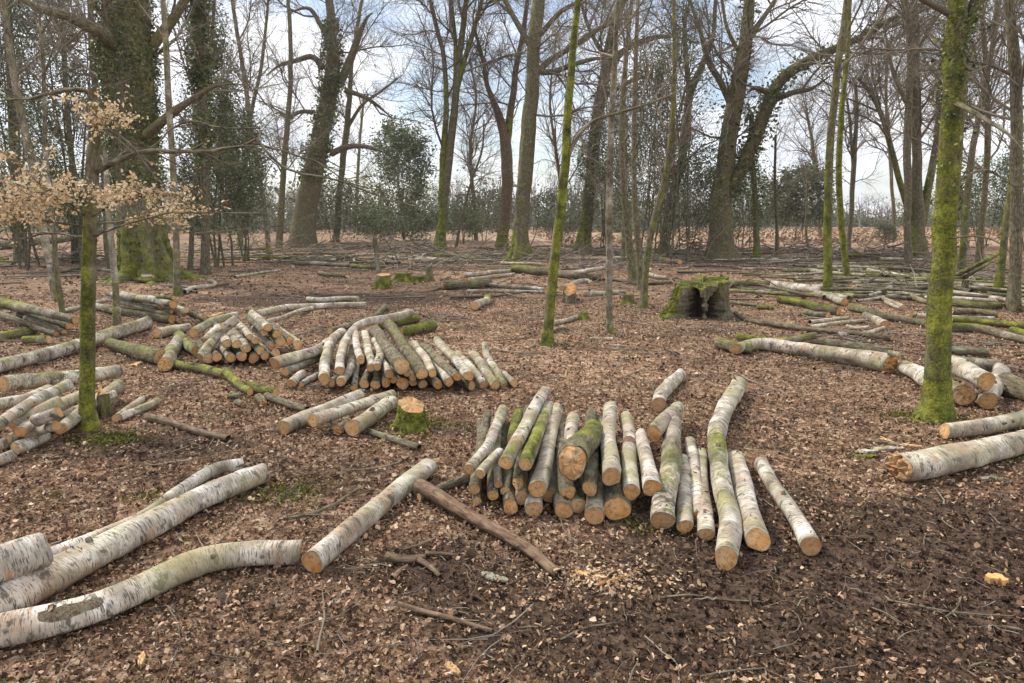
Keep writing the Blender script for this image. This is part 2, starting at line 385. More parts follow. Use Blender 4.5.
# small twigs lying about
mb = MB()
for n, y0, y1, r0, l0 in ((1300, 1.8, 7, .0018, .16), (90, 2.0, 7, .004, .4), (900, 7, 16, .003, .35), (160, 7, 16, .008, .7), (800, 16, 42, .009, .9), (160, 16, 45, .025, 1.6)):
    x, y = scatter(n, y0, y1); a = rng.uniform(0, 6.28, n); l = l0 * rng.uniform(.3, 1.6, n)
    t = np.linspace(-.5, .5, 5)
    bend = rng.normal(0, .12, (n, 1)) * l[:, None]
    px_ = x[:, None] + np.cos(a)[:, None] * t * l[:, None] - np.sin(a)[:, None] * bend * (t ** 2) * 4 + rng.normal(0, .015, (n, 5)) * l[:, None]
    py_ = y[:, None] + np.sin(a)[:, None] * t * l[:, None] + np.cos(a)[:, None] * bend * (t ** 2) * 4 + rng.normal(0, .015, (n, 5)) * l[:, None]
    P = np.stack([px_, py_, gh(px_, py_) + r0 * 1.5 + .008 + np.abs(rng.normal(0, .01, (n, 5)))], -1)
    mb.tubes(P, np.linspace(1.3, .5, 5)[None] * (r0 * rng.uniform(.6, 1.6, (n, 1))), 4)
tag(mb.build('twig_litter', TWIG), 'thin dead twigs strewn over the leaf litter', 'twigs', kind='stuff')

# ------------------------------------------------------------------ logs
ORD = 'first second third fourth fifth sixth seventh eighth ninth tenth eleventh twelfth'.split()
def pix(p, r):
    px, py, z = p
    if isinstance(z, str): return atY(px, py, float(z))
    if z is None: return atZ(px, py, r)
    return atZ(px, py, z)
def disc(mb, c, T, U, Vv, r, k, off, sgn, rough, wedge):
    """sawn face: rings of vertices with its own relief along the axis"""
    th = np.arange(k) * 2 * math.pi / k
    V, bc = [c + T * off(0, 0)], [np.zeros(3)]
    rings = (.3, .6, .85, 1.0)
    for q in rings:
        for j in range(k):
            rr_ = (r[j] if hasattr(r, '__len__') else r) * q
            x, y = rr_ * math.cos(th[j]), rr_ * math.sin(th[j])
            V.append(c + U * x + Vv * y + T * (off(x, y) + (rng.normal(0, rough) if q < 1 else 0)))
            bc.append(np.array([q * math.cos(th[j]), q * math.sin(th[j]), 0]))
    tri = [(0, 1 + j, 1 + (j + 1) % k) if sgn < 0 else (0, 1 + (j + 1) % k, 1 + j) for j in range(k)]
    qd = []
    for a in range(len(rings) - 1):
        b = 1 + a * k
        for j in range(k):
            q = (b + j, b + k + j, b + k + (j + 1) % k, b + (j + 1) % k)
            qd.append(q[::-1] if sgn > 0 else q)
    return np.array(V), [np.array(tri), np.array(qd)], np.array(bc)
CONTACT = []
def log(label, pts, d0, d1=None, moss=0.1, tone=.2, group=None, name='birch_log', cat='log', cuts=(1, 1), tilt=.2, wedge=None,
        rough=.0007, plane=True, ext=None, crook=.2, parts=True, knots=4, mat=None, sub=-.010, scar=None):
    d1 = d1 or d0 * .85
    d0, d1 = d0 * .95, d1 * .95
    p0 = pix(pts[0], .05); r0 = d0 / 2 * mpp(p0)
    p0 = pix(pts[0], r0 - sub)
    if ext:
        hd, ln, dz = ext
        p1 = p0 + np.array([math.sin(math.radians(hd)) * ln, math.cos(math.radians(hd)) * ln, 0])
        p1[2] = dz if dz is not None else float(gh(p1[0], p1[1])) + r0
        P = np.array([p0, p1]); r1 = r0 * d1 / d0
    else:
        pe = pix(pts[-1], r0 * .8); r1 = d1 / 2 * mpp(pe)
        n_ = len(pts); P = [p0]
        for i_ in range(1, n_):
            t = i_ / (n_ - 1); P.append(pix(pts[i_], r0 * (1 - t) + r1 * t - sub))
        P = np.array(P)
        if plane and isinstance(pts[0][2], str) and n_ > 2:      # stacked logs stay straight in height: bends only sideways
            dv = nrm(pe - P[0]); pn = nrm(np.cross(dv, nrm(np.cross(dv, [0, 0, 1.0]))))
            for i_ in range(1, n_ - 1):
                q_ = ray(pts[i_][0], pts[i_][1]); P[i_] = CAM + q_ * (np.dot(P[0] - CAM, pn) / np.dot(q_, pn))
    Ltot = np.linalg.norm(np.diff(P, axis=0), axis=1).sum()
    near = P[0][1] < 12
    k = 22 if near else 12
    n = int(np.clip(Ltot / (.05 if near else .12), 8, 70))
    C = smooth_path(P, n)
    s = np.linspace(0, 1, n)
    R = r0 * (1 - s) + r1 * s
    side = nrm(np.cross(C[-1] - C[0], [0, 0, 1.0]))
    ph = rng.uniform(0, 6.28, 6)
    env = np.sin(np.pi * s) ** .5
    C = C + side * (crook * r0 * env * (np.sin(s * Ltot * 2.2 + ph[0]) + .5 * np.sin(s * Ltot * 5.1 + ph[1])))[:, None]
    C[:, 2] += .25 * crook * r0 * env * np.sin(s * Ltot * 3 + ph[2])
    Vt, Qd, bc = tube_batch(C[None], R[None], k)
    Vt = Vt.reshape(n, k, 3); th = np.arange(k) * 2 * math.pi / k
    sl = (s * Ltot)[:, None]
    m = 1 + .065 * np.sin(2 * th + ph[3] + sl * .8) + .045 * np.sin(3 * th + ph[4] - sl * 1.7) + .03 * np.sin(sl * 9 + ph[5] + 2 * th) + .02 * np.sin(sl * 4.3 + ph[0]) + .025 * np.sin(4 * th + ph[1] + sl * 3) + rng.normal(0, .012, (n, k))
    for _ in range(knots):
        a0, s0 = rng.uniform(0, 6.28), rng.uniform(.08, .92) * Ltot
        dth = (th - a0 + math.pi) % (2 * math.pi) - math.pi
        m = m + rng.uniform(.08, .2) * np.exp(-(dth / .35) ** 2 - ((sl - s0) / (r0 * .7)) ** 2)
    T = nrm(np.gradient(C, axis=0))
    ref = np.eye(3)[np.argmin(np.abs(T.mean(0)))]
    U = nrm(np.cross(T, ref)); Vv = np.cross(T, U)
    offs = []
    tl = rng.uniform(-tilt, tilt, (2, 2))
    for e in (0, 1):
        def off(x, y, e=e):
            o = tl[e][0] * x + tl[e][1] * y
            if e == 0 and wedge:
                zz = x * U[0][2] + y * Vv[0][2]; hx = x * U[0][0] + y * Vv[0][0]
                o += wedge(hx / r0, zz / r0) * r0
            return o
        offs.append(off)
    Vt = C[:, None] + (Vt - C[:, None]) * m[:, :, None]
    for e, ix in ((0, 0), (1, n - 1)):
        for j in range(k):
            x, y = float(np.dot(Vt[ix, j] - C[ix], U[ix])), float(np.dot(Vt[ix, j] - C[ix], Vv[ix]))
            Vt[ix, j] = Vt[ix, j] + T[ix] * offs[e](x, y)
    nz = nrm(Vt - C[:, None])[:, :, 2]
    mz = (moss * (.55 + .55 * nz)).ravel() if np.isscalar(moss) else (np.interp(s, np.linspace(0, 1, len(moss)), moss)[:, None] * (.55 + .55 * nz)).ravel()
    mb = MB(); Vf = Vt.reshape(-1, 3)
    tone = tone + .09 if np.isscalar(tone) else [t_ + .09 for t_ in tone]
    tn = tone if np.isscalar(tone) else np.repeat(np.interp(s, np.linspace(0, 1, len(tone)), tone), k)
    mb.add(Vf, Qd, bc, moss=mz, tone=tn)
    if near and r0 > .035 and Ltot > .7:
        for _ in range(rng.integers(0, 4)):          # trimmed branch stubs
            ix = rng.integers(3, n - 3); a_ = rng.uniform(0, 6.28); dd = U[ix] * math.cos(a_) + Vv[ix] * math.sin(a_) + T[ix] * rng.uniform(.2, .7); rs = R[ix] * rng.uniform(.16, .3)
            q0 = C[ix] + dd * R[ix] * .6; q1 = C[ix] + dd * R[ix] * rng.uniform(1.12, 1.4)
            mb.tubes(np.array([[q0, (q0 + q1) / 2, q1, q1 + dd * .001]]), np.array([[rs * 1.5, rs * 1.1, rs * .9, .0005]]), 8, moss=0, tone=.7)
        low = C[:, 2] - gh(C[:, 0], C[:, 1]) < R * 1.7
        if low.any():
            ii = rng.choice(np.where(low)[0], int(Ltot * low.mean() * 75)); sg_ = rng.choice([-1, 1], len(ii))
            q = C[ii] + side * (sg_ * R[ii] * rng.uniform(.55, 1.5, len(ii)))[:, None] + rng.normal(0, .012, (len(ii), 3)); q[:, 2] = gh(q[:, 0], q[:, 1]) + rng.uniform(.005, .5, len(ii)) ** 2 * R[ii] * 1.6 + .008
            CONTACT.append(q)
            ii = rng.choice(np.where(low)[0], int(Ltot * 3)); q = C[ii] + side * (R[ii] * rng.uniform(-.5, .5, len(ii)))[:, None]; q[:, 2] = C[ii, 2] + R[ii] * .97; CONTACT.append(q)
    rin = .94
    faces = []
    for e, ix in ((0, 0), (1, n - 1)):
        V2 = C[ix] + (Vt[ix] - C[ix]) * rin
        idx0 = ix * k
        base = mb.n
        mb.add(V2, np.zeros((0, 4), int), bc.reshape(n, k, 3)[ix] * rin, moss=0, tone=.9)
        j = np.arange(k); j2 = (j + 1) % k
        q = np.stack([idx0 + j, base + j, base + j2, idx0 + j2], 1)
        mb.Q[-1] = q if e == 0 else q[:, ::-1]
        rad = np.array([np.hypot(float(np.dot(v - C[ix], U[ix])), float(np.dot(v - C[ix], Vv[ix]))) for v in V2])
        faces.append((ix, rad))
    loc = P[0].copy(); loc[2] = min(float(gh(loc[0], loc[1])), loc[2])
    o = mb.build(name, mat or BARK, loc=loc)
    tag(o, label, cat, group)
    if scar:            # a torn patch of bark, standing a little proud
        i0, i1, tn_ = int(scar[0] * n), int(scar[1] * n) + 1, scar[2]
        cc = C[i0:i1]; rw = i1 - i0; up_ = nrm(Vt[(i0 + i1) // 2] - C[(i0 + i1) // 2]) @ nrm(np.array([-cc[0][0] * .15, -.5, .85])); js = np.argsort(-up_)[:9]; j0 = js[0]
        cols = [(j0 + d_) % k for d_ in range(-scar[3], scar[3] + 1)]
        Vp = np.array([[C[i0 + a_] + (Vt[i0 + a_, c_] - C[i0 + a_]) * (1.0 + .035 * max(0, 1 - (abs(b_ - scar[3]) / (scar[3] + .2)) ** 2 - (abs(a_ / (rw - 1) - .5) * 2) ** 4 * .6 + rng.normal(0, .12)) - .012) for b_, c_ in enumerate(cols)] for a_ in range(rw)])
        wc = len(cols)
        qq = np.array([(a_ * wc + b_, a_ * wc + b_ + 1, a_ * wc + wc + 1 + b_, a_ * wc + wc + b_) for a_ in range(rw - 1) for b_ in range(wc - 1)])
        mesh_obj('torn_bark', Vp.reshape(-1, 3), [qq], BARK, o, loc=loc, attrs={'moss': 0, 'tone': tn_}, vecs={'bc': Vp.reshape(-1, 3) * 3})
    for e, (ix, rad) in enumerate(faces):
        if not (cuts[e] and parts): 
            continue
        V3, F3, b3 = disc(None, C[ix], T[ix], U[ix], Vv[ix], rad * 1.0, k, offs[e], -1 if e else 1, rough * (1 if near else 2) if e == 0 else .001, wedge)
        V3 = V3 - T[ix] * (0.0005 if e == 0 else -.0005)
        f = mesh_obj('sawn_end', V3, F3, CUT, o, loc=loc, smooth=rough < .004, vecs={'bc': b3})
    return o

G1 = 'logs of the front birch stack'
def s1(label, *a, **k): return log(label, *a, group=G1, **k)
# lower rows of the front stack: (px, py, diameter px, Y, moss, tone)
ROWS1 = [
 ('bottom row of the front birch stack', [(476.8, 501.5, 10, None), (510.5, 507, 15.5, None), (534, 509.5, 18.5, None), (563.5, 510.5, 19, None), (594.6, 516, 19, None), (617, 509, 25, None)]),
 ('middle row of the front birch stack', [(474.3, 489.5, 12, 4.48), (493, 495.5, 11.5, 4.43), (505.5, 491.5, 10.5, 4.46), (522, 498, 15, 4.40), (550, 496.6, 15, 4.44), (578, 506, 17, 4.35), (602, 498, 14, 4.48), (640, 513, 14, 4.48)]),
 ('upper row of the front birch stack', [(498.4, 484.5, 9, 4.48), (567.6, 493, 17, 4.35), (589.8, 488.8, 15.5, 4.33)]),
]
EXTRA1 = {('bottom row of the front birch stack', 5): 'wide dark hollow-hearted sawn log at the right end of the front stack bottom row'}
for row, L in ROWS1:
    for i_, (px, py, d, Yp) in enumerate(L):
        lab = EXTRA1.get((row, i_), f'orange sawn log end in {row}, {ORD[i_]} from its left')
        zz_ = str(Yp) if Yp else None
        s1(lab, [(px, py, zz_)], d * 1.04, d, tone=rng.uniform(.3, .85), moss=rng.uniform(0, .3), ext=(rng.uniform(-2, 7) + (px - 560) * .04, rng.uniform(1.7, 2.0), None if Yp is None else float(pix((px, py, zz_), 0)[2])), rough=.0012)
s1('split log with two pale wood tongues under the moss-green logs of the front stack', [(518, 484, '4.40')], 13, 11, ext=(4, 1.6, .28), tone=.6, wedge=lambda x, z: .9 * abs(x + .1) - .3, rough=.006)
s1('thin white log sloping down on the left flank of the front stack', [(469, 469, '4.45'), (480, 455, .26), (490, 441, .25), (503, 410, .2)], 11, 11, moss=.15, tone=.05)
s1('pale mossy log lying behind the white left flank log of the front stack', [(487, 441, .12), (497, 424, .1), (502, 412, .1)], 9, 9, moss=.35, tone=.15)
s1('stubby thin log pointing out below the left flank of the front stack', [(480, 474, '4.40'), (490, 463, .26), (500, 452, .24)], 10, 9, moss=.2, tone=.2)
s1('pinkish white log with green moss near its sawn end, atop the front stack', [(505.4, 463, '4.36'), (514, 447, .37), (530, 417, .34), (545, 391, .3)], 14.5, 11.5, moss=(.55, .15, 0, 0), tone=.05, crook=.15)
s1('bright moss-green log lying beside the pinkish white one on the front stack', [(525, 464.5, '4.36'), (531, 448, .36), (548, 405, .24)], 14.5, 11, moss=(.75, .75, .45, .3), tone=.2)
s1('thick clean white log with a broad sawn face, next to the moss-green one', [(537.6, 489, '4.30'), (546, 455, .25), (557, 409, .2)], 19.5, 13.5, moss=(0, .1, .25), tone=.0, crook=.15)
s1('short white log end showing above the big square-hewn log of the front stack', [(570, 452, '4.9'), (574, 418, .2)], 15, 14, tone=.0)
s1('moss-covered log back showing between the white logs at the rear of the stack', [(514, 440, '5.0'), (519, 415, .16)], 15, 14, moss=.8, tone=.5)
s1('thickest log of the front stack with a large angular felling cut of pale yellow wood', [(573, 464, '4.28'), (584, 445, .40), (594, 428, .28)], 36, 19, moss=(.2, .55, .65), tone=.62, rough=.0042,
   wedge=lambda x, z: .75 * max(0, x - .12) + .3 * max(0, .12 - x) + .55 * max(0, z - .35) + .35 * max(0, -z - .45), tilt=.02)
s1('upright white log with flaky bark right of the angular cut log on the front stack', [(611, 477, '4.30'), (610, 445, .3), (610, 408, .24)], 19.5, 15, tone=.05, moss=.08)
s1('white log with a rust-red bark scar midway, on the front stack', [(631.5, 492, '4.28'), (629, 456, .26), (626, 418, .2)], 19, 15, tone=.0, moss=.12, scar=(.50, .60, 2.0, 5))
s1('short white log with torn bark left of the thick grey mossy log', [(652, 488, '4.28'), (647, 460, .27), (641, 435, .22)], 19.5, 13.5, tone=.08, moss=.15)
s1('thick grey lichened log with a yellow moss patch and wide pale sawn face', [(662.5, 521, None), (667, 480, .17), (673, 424, .14)], 26, 18, tone=(.25, .4, .5), moss=(.35, .45, .15, .1))
s1('low dark-ended log tucked right of the thick grey mossy log', [(685, 527, None), (683, 490, None), (683, 460, None)], 17, 14, tone=.3)
s1('slim white log lifted on two lower logs, right of the thick grey one', [(698, 517.5, '4.22'), (695, 485, .2), (690, 442, .1)], 14.5, 12, tone=.05)
s1('low white log half hidden beneath the slim lifted white log', [(706.5, 534.5, None), (704, 500, None), (701, 453, None)], 16.5, 12, tone=.15)
s1('longest black-flecked log at the right side of the front stack with a mossy band', [(726, 559, None), (729.5, 521, None), (722, 488, .12), (717.5, 453, .14), (723, 415, .12), (739, 383, .09)], 25, 15.5, moss=(.1, .25, .6, .15, .05, 0), tone=(.3, .2, 0, 0, 0), crook=.15)
s1('smooth white log with slanted orange sawn face beside the longest flecked log', [(758, 540, None), (747, 500, None), (735, 457, None)], 23.5, 17, tone=0, crook=.1, wedge=lambda x, z: .35 * z)
s1('white flecked log lying alone at the right end of the front stack', [(811, 546.5, None), (788, 505, None), (761, 463, None)], 21.5, 14, tone=.03)
G0 = None
log('short white log lying alone on the leaves behind the front stack', [(658.6, 405, None), (667, 388, None), (681, 374, None)], 16, 11, moss=(.3, .2, .1), tone=.05)
s1('short mossy pale log with a round orange face, above the thick grey log', [(654, 433, '5.45'), (666, 420, .2), (678, 407, .16)], 16, 13, moss=.3, tone=.15)

# fanned-out middle stack
G2 = 'logs of the fanned middle stack'
def s2(label, *a, **k): return log(label, *a, group=G2, **k)
s2('white log at the left front of the fanned stack, its face lowest at left', [(324, 379.5, '7.55'), (325.5, 355, .25), (333, 340, .3), (342, 332, .3)], 12.5, 10, tone=0)
s2('very long grey-white log curving up and away over the back of the fanned stack', [(339.5, 371, '7.6'), (341, 356, .3), (347, 338, .36), (357, 326.5, .38), (371, 321, .36), (395, 317, .32), (411, 312.5, .25)], 9.5, 8, tone=.25, moss=.1, crook=.1, plane=False)
s2('short white log jutting lowest beside the left white log of the fanned stack', [(340.6, 382, '7.45'), (350, 367, .2), (351.5, 348, .2)], 10, 7, tone=.05)
s2('thin white pole of the fanned stack with black rings', [(354, 388, None), (357.6, 362, .15)], 7, 6.5, tone=0, moss=0)
s2('white log narrowing backward with a round face high in the fanned stack', [(360.6, 360, '7.6'), (357, 345, .38), (355, 332, .36)], 8.5, 6, tone=.05)
s2('slender white log in the middle of the fanned stack, right of the narrowing one', [(371, 368, '7.55'), (369, 350, .3), (364.5, 333, .34)], 8.5, 7, tone=.08)
s2('bent white log in the middle of the fanned stack', [(377, 367, '7.55'), (379, 352, .32), (374, 340, .34)], 8.5, 6, tone=.05)
s2('short white log below the bent one in the fanned stack', [(389, 374, '7.5'), (383, 361, .26)], 9.5, 7, tone=.05)
s2('thick grey-brown log with a slant-cut pale cut, biggest of the fanned stack', [(401.5, 366.5, '7.4'), (388, 348, .36), (374, 331, .34)], 17, 12, tone=.75, moss=.12, wedge=lambda x, z: .5 * max(0, z + .1))
s2('thick mossy grey log right of the slant-cut brown one in the fanned stack', [(422, 373.5, '7.5'), (405, 348, .33), (389, 325, .34)], 12, 12.5, tone=.7, moss=.3)
s2('pale log just right of the thick mossy grey one in the fanned stack', [(432.5, 373, '7.55'), (424, 358, .28), (414, 344, .28)], 9.5, 8, tone=.2, moss=.2)
s2('low white log right of centre in the fanned stack', [(449, 382, '7.5'), (441, 372, .16), (433, 362, .16)], 10, 8.5, tone=.1, moss=.1)
s2('grey-brown log with an orange face in the right half of the fanned stack', [(457.6, 377, '7.5'), (440, 361, .26), (423, 346, .26)], 9.5, 8, tone=.55)
s2('long pale green-tinged log bowed across the right half of the fanned stack', [(468.5, 376, '7.5'), (452, 357, .27), (437, 340, .3)], 10.5, 8, tone=.15, moss=.3)
s2('pale mossy log with orange face fourth from the right of the fanned stack', [(484, 385, None), (471, 368, .2), (458, 354, .2)], 10.5, 8, tone=.3, moss=.25)
s2('lichen-white log third from the right of the fanned stack', [(495.7, 385.3, None), (484, 369, .12), (472, 354, .14)], 10, 9, tone=.15, moss=.25)
s2('kinked log with an upturned tip near the right end of the fanned stack', [(504.5, 385, None), (496, 369, .2), (486.5, 356, .28), (485, 343, .42)], 8.5, 6.5, tone=.1, moss=.3, plane=False)
s2('small log lying flat at the right end of the fanned stack', [(514, 383.5, None), (503, 373, None)], 8, 7, tone=.2, moss=.25)
for i_, (px, py, d) in enumerate([(331, 383, 9), (364, 384, 10), (375, 385, 10), (386, 382.5, 10), (402.5, 383.5, 13), (413, 382.5, 8), (423, 384.5, 9), (438, 384.5, 10), (471.7, 386, 9.5)]):
    s2(f'sawn log end in the bottom row of the fanned stack, {ORD[i_]} from its left', [(px, py, '7.6')], d, d * .9, ext=(-14 + (400 - px) * .22, 1.7, None), tone=rng.uniform(.2, .7))
for i_, (px, py, d) in enumerate([(394, 380, 8), (407, 373.5, 7.5), (413, 378, 8)]):
    s2(f'small orange log end wedged under the thick logs of the fanned stack, {ORD[i_]} from left', [(px, py, '7.58')], d, d * .9, ext=(-14 + (400 - px) * .22, 1.6, .2), tone=rng.uniform(.2, .7))
log('bright moss-covered log behind the fanned stack, the upper of two', [(418, 318.5, None), (398, 322, None), (376, 326.5, None)], 8, 8, moss=1.0, tone=.6, group='mossy logs behind the fanned stack', name='mossy_log')
log('bright moss-covered log behind the fanned stack, the lower thicker one', [(433, 325.5, None), (417, 329, None), (401, 332.5, None)], 10, 10, moss=1.0, tone=.6, group='mossy logs behind the fanned stack', name='mossy_log')
log('white log with round face propped across from the left into the fanned stack', [(274.5, 363.5, .18), (300, 356, .2), (319.5, 349, .24), (335, 337, .3)], 12.5, 10, tone=.02, group=G2)
log('grey log lying under the propped white log left of the fanned stack', [(285, 372, .08), (305, 364, .1), (322, 356, .12)], 9, 8, tone=.5, group=G2)
log('short pale log with sawn face on the ground left of the fanned stack', [(291, 384, None), (303, 373, None)], 9.5, 8, tone=.2, group=G2)
log('thin pale pole lying toward the fanned stack foot from the left', [(301, 385, None), (318, 375, None)], 6, 6, tone=.15, group=G2)
log('grey log along the back of the fanned stack, below the very long curved one', [(330, 331, None), (352, 325, None), (375, 316, None), (385, 307, None)], 7, 6, tone=.6, moss=.2, group=G2)

# left middle stack
G3 = 'logs of the left middle stack'
def s3(label, *a, **k): return log(label, *a, group=G3, **k)
s3('bone-white log laid slantwise over the front of the left middle stack', [(200.4, 358, '9.0'), (212, 343, .5), (223, 330, .55), (236, 319, .55)], 10.5, 9, tone=-.15)
s3('second bone-white log behind the slanting front one on the left middle stack', [(205, 341, '9.3'), (213, 332, .5), (222, 326, .5)], 9, 8, tone=-.1)
R3 = [('bottom', 1.7, [(208.6, 358.5, 11), (217, 357, 10), (231, 357.8, 10.5), (242, 356.6, 10), (253.7, 358.5, 10.5), (265, 356, 9), (276, 353, 8.5)]),
      ('middle', 1.7, [(226.5, 343.5, 9.5), (236.6, 344.5, 9), (246, 348.5, 10), (260.4, 351, 9), (255, 341, 7), (271.8, 346, 8), (281, 342, 9.5), (297.5, 345, 9.8)]),
      ('top', 1.6, [(250, 337, 7), (264, 332.5, 8), (268, 327.5, 9), (277, 334, 9), (290, 340, 8.5)])]
for nm, ln, L in R3:
    for i_, (px, py, d) in enumerate(L):
        Yp = {'bottom': 9.0, 'middle': 9.05, 'top': 9.1}[nm]
        z = None if nm == 'bottom' else max(.12, float(pix((px, py, str(Yp)), 0)[2]))
        s3(f'round sawn end in the {nm} row of the left middle stack, {ORD[i_]} from its left', [(px, py, str(Yp))], d, d * .9, ext=(-28, ln, z), tone=rng.uniform(.1, .65), moss=rng.uniform(0, .3))
s3('long white log stretching back right from the top of the left middle stack', [(256, 314, .2), (280, 309, .15), (306, 306.5, None), (336, 305.5, None), (366, 304.5, None)], 8, 6.5, tone=0, crook=.5)
s3('white log lying behind the long white one with an orange end', [(308, 299.5, None), (323, 300, None), (340, 298.5, None), (358, 299, None)], 6.5, 6, tone=(.4, 0, 0, 0), crook=.5)
s3('thin white branch wood along the near side of the long white log', [(262, 323, .3), (280, 318, .2), (299.5, 311, .1), (312, 308, None)], 5, 4, tone=0)
s3('log on the left edge of the left middle stack with pale face turned left', [(193, 333, '9.4'), (200, 328, .45), (215, 321, .45), (236, 315, .4)], 10, 7, tone=.2, moss=.3)
log('log with a dark orange sawn face lying left of the left middle stack', [(156.5, 333, None), (172, 330, None), (188, 327, None)], 11, 9, tone=.15, moss=.1)
log('thick log pointing forward with a dark-hearted sawn face, left of the stacks', [(164.5, 364.5, None), (172, 352, None), (181, 339, None)], 14.5, 12, tone=.25, moss=.35, rough=.006)
log('thick mossy log lying sideways with an oval pale branch cut on top', [(160, 357, None), (136, 352, None), (110.5, 343.5, None)], 15, 12, tone=.6, moss=.4)
log('greenish log slanting from the left middle stack down to the mossy front log', [(197, 352, None), (188, 344, None), (179, 335, None)], 11, 10, tone=.4, moss=.5)
log('mossy crooked log along the front foot of the left middle stack', [(175, 364.5, None), (188, 367, None), (201, 369.5, None), (226, 375, None)], 9.5, 9, tone=.8, moss=.65, crook=.5)
log('grey mossy branch wood stepping down from the crooked log', [(226, 371, .12), (233, 378, .1), (241, 386, None), (250, 392, None)], 9, 8, tone=.8, moss=.6, crook=.4)
log('mossy log with a round face turned right, in front of the left middle stack', [(275.6, 392.5, None), (262, 390, None), (250, 386, None)], 10, 10, tone=.8, moss=.75)
log('thick grey dead branch leading from the mossy front log toward three white logs', [(266, 396, None), (286, 403, None), (307, 409.5, None)], 8, 7, tone=.95, moss=.2, name='dead_branch', cat='branch', cuts=(0, 0))
log('short chunk with an orange split face among the mossy front logs', [(263, 402.5, None), (258, 397, None)], 8, 8, tone=.7, moss=.3, rough=.01)
log('small pale wood chunk on the leaves left of the mossy front logs', [(244, 404.5, None), (236, 402, None)], 6.5, 6, tone=.5, rough=.01)
log('grey weathered stick end lying left of the small wood chunks', [(226, 397, None), (240, 395, None)], 5, 5, tone=.8)
log('brown dead bough lying between the young mossy beech and the three white logs', [(146, 416.5, None), (170, 422, None), (196, 430, None), (228, 438, None)], 7.5, 6.5, tone=1.3, name='dead_branch', cat='branch', cuts=(0, 0), crook=.4)

# small stack by the ivy oak
G4 = 'logs of the small stack near the ivy oak'
def s4(label, *a, **k): return log(label, *a, group=G4, **k)
for i_, (px, py, d) in enumerate([(159.7, 316.8, 8.5), (172, 319.3, 9.5), (180, 320.8, 5.5)]):
    s4(f'sawn end in bottom row of small stack by ivy oak, {ORD[i_]} from left', [(px, py, None)], d, d * .9, ext=(-55, 2.6, None), tone=rng.uniform(.2, .7), moss=.35)
for i_, (px, py, d) in enumerate([(167, 314.5, 5.5), (171.5, 311.5, 5), (182.5, 314.5, 6.5), (180.5, 311, 6)]):
    s4(f'small sawn end mid-height in stack by ivy oak, {ORD[i_]} from left', [(px, py, '12.8')], d, d * .9, ext=(-55, 2.3, .3), tone=rng.uniform(.2, .7), moss=.2)
for i_, (px, py, d) in enumerate([(173, 304.5, 8), (188, 312, 7.5)]):
    s4(f'pale sawn end in top row of stack by ivy oak, {ORD[i_]} from left', [(px, py, '12.7')], d, d * .9, ext=(-55, 2.5, .42), tone=rng.uniform(.2, .6), moss=.2)
s4('bowed white log draped over the top of the small stack by the ivy oak', [(161, 307, .32), (157, 301, .5), (147, 298, .5), (126, 298.5, .3)], 6, 5.5, tone=.0)
s4('mossy pole lying highest at the back of the small stack by the ivy oak', [(173.5, 298, .45), (158, 297.5, .42), (150, 298, .4)], 5, 5, tone=.7, moss=.6)
log('grey pole leaning out right of the small stack by the ivy oak', [(205, 319.5, None), (195, 316, .12), (186, 310, .3)], 5.5, 6, tone=.45)
log('curled barkless white branch on the leaves right of the ivy oak', [(184, 292, None), (193, 288, None), (203, 286.5, None), (213, 285.5, None), (214.5, 282, None), (208, 280.5, None)], 5, 3.5, tone=-.3, name='dead_branch', cat='branch', cuts=(0, 0), crook=.1)

# left edge
G6 = 'logs stacked behind the young mossy beech'
def s6(label, *a, **k): return log(label, *a, group=G6, **k)
log('very long lichen-blotched white log lying slantwise behind the young mossy beech', [(-40, 380, None), (0, 365.5, None), (40, 355.5, None), (81, 345, None), (115, 333, None), (147.5, 323, None)], 16, 12.5, tone=.15, moss=.4, crook=.2)
s6('thick log with a dark orange face at the picture edge, topmost behind the young beech', [(3.5, 384, '6.6'), (40, 380, .32), (84, 376.5, .26), (117, 372, .2)], 17.5, 13, tone=.1, moss=(.3, .5, .1, 0))
s6('thick log with wide tan face, third row front of the stack behind the young beech', [(15.3, 427.5, '5.75'), (38, 414, .33), (62, 402, .3)], 17.5, 14, tone=.2)
s6('short yellowish log with round tan face lying on the thick tan-faced one', [(36.7, 420.2, '5.6'), (47, 416, .4), (59, 412, .38)], 13.5, 12, tone=.2, moss=.1)
s6('long white log running back past the trunk of the young mossy beech', [(60, 429, '5.8'), (82, 411, .17), (100, 399, .17), (118, 386, .16)], 12.5, 13.5, tone=.05, moss=(.0, .0, .3, .2))
s6('slim yellowish log with tan face under the short log behind the young beech', [(23.7, 435.5, '5.65'), (38, 431, .24), (56, 426, .24)], 12, 11, tone=.1, moss=.15)
s6('lowest log with an orange face in the stack behind the young beech', [(15, 449, None), (30, 443, None), (46, 437, None)], 14.5, 12, tone=.2)
s6('small log end squeezed between the tan-faced logs behind the young beech', [(8.5, 439, '5.65')], 10, 9, ext=(12, 1.2, .2), tone=.3)
s6('grey log at the picture edge left of the lowest orange-faced log', [(-3, 447, '5.6')], 13, 12, ext=(12, 1.3, .12), tone=.2)
s6('whitish log lying on the ground at the picture edge below the beech stack', [(-8, 463, None), (5, 458, None), (12, 455, None)], 11, 10, tone=.1)
s6('white log slanting back between the tan-faced log and the topmost thick log', [(-10, 430, .3), (11, 416, .32), (40, 399, .3), (68, 384.5, .26)], 12, 11, tone=0)
s6('white log crossing under the slanting white one at the picture edge', [(-25, 412, .33), (0, 404, .33), (25, 399, .3), (49, 389, .25)], 12, 10, tone=.05)
s6('pale log running back behind the tan-faced log toward the young beech', [(20, 432, .2), (60, 404, .22), (82, 395, .22)], 12, 11, tone=.1)
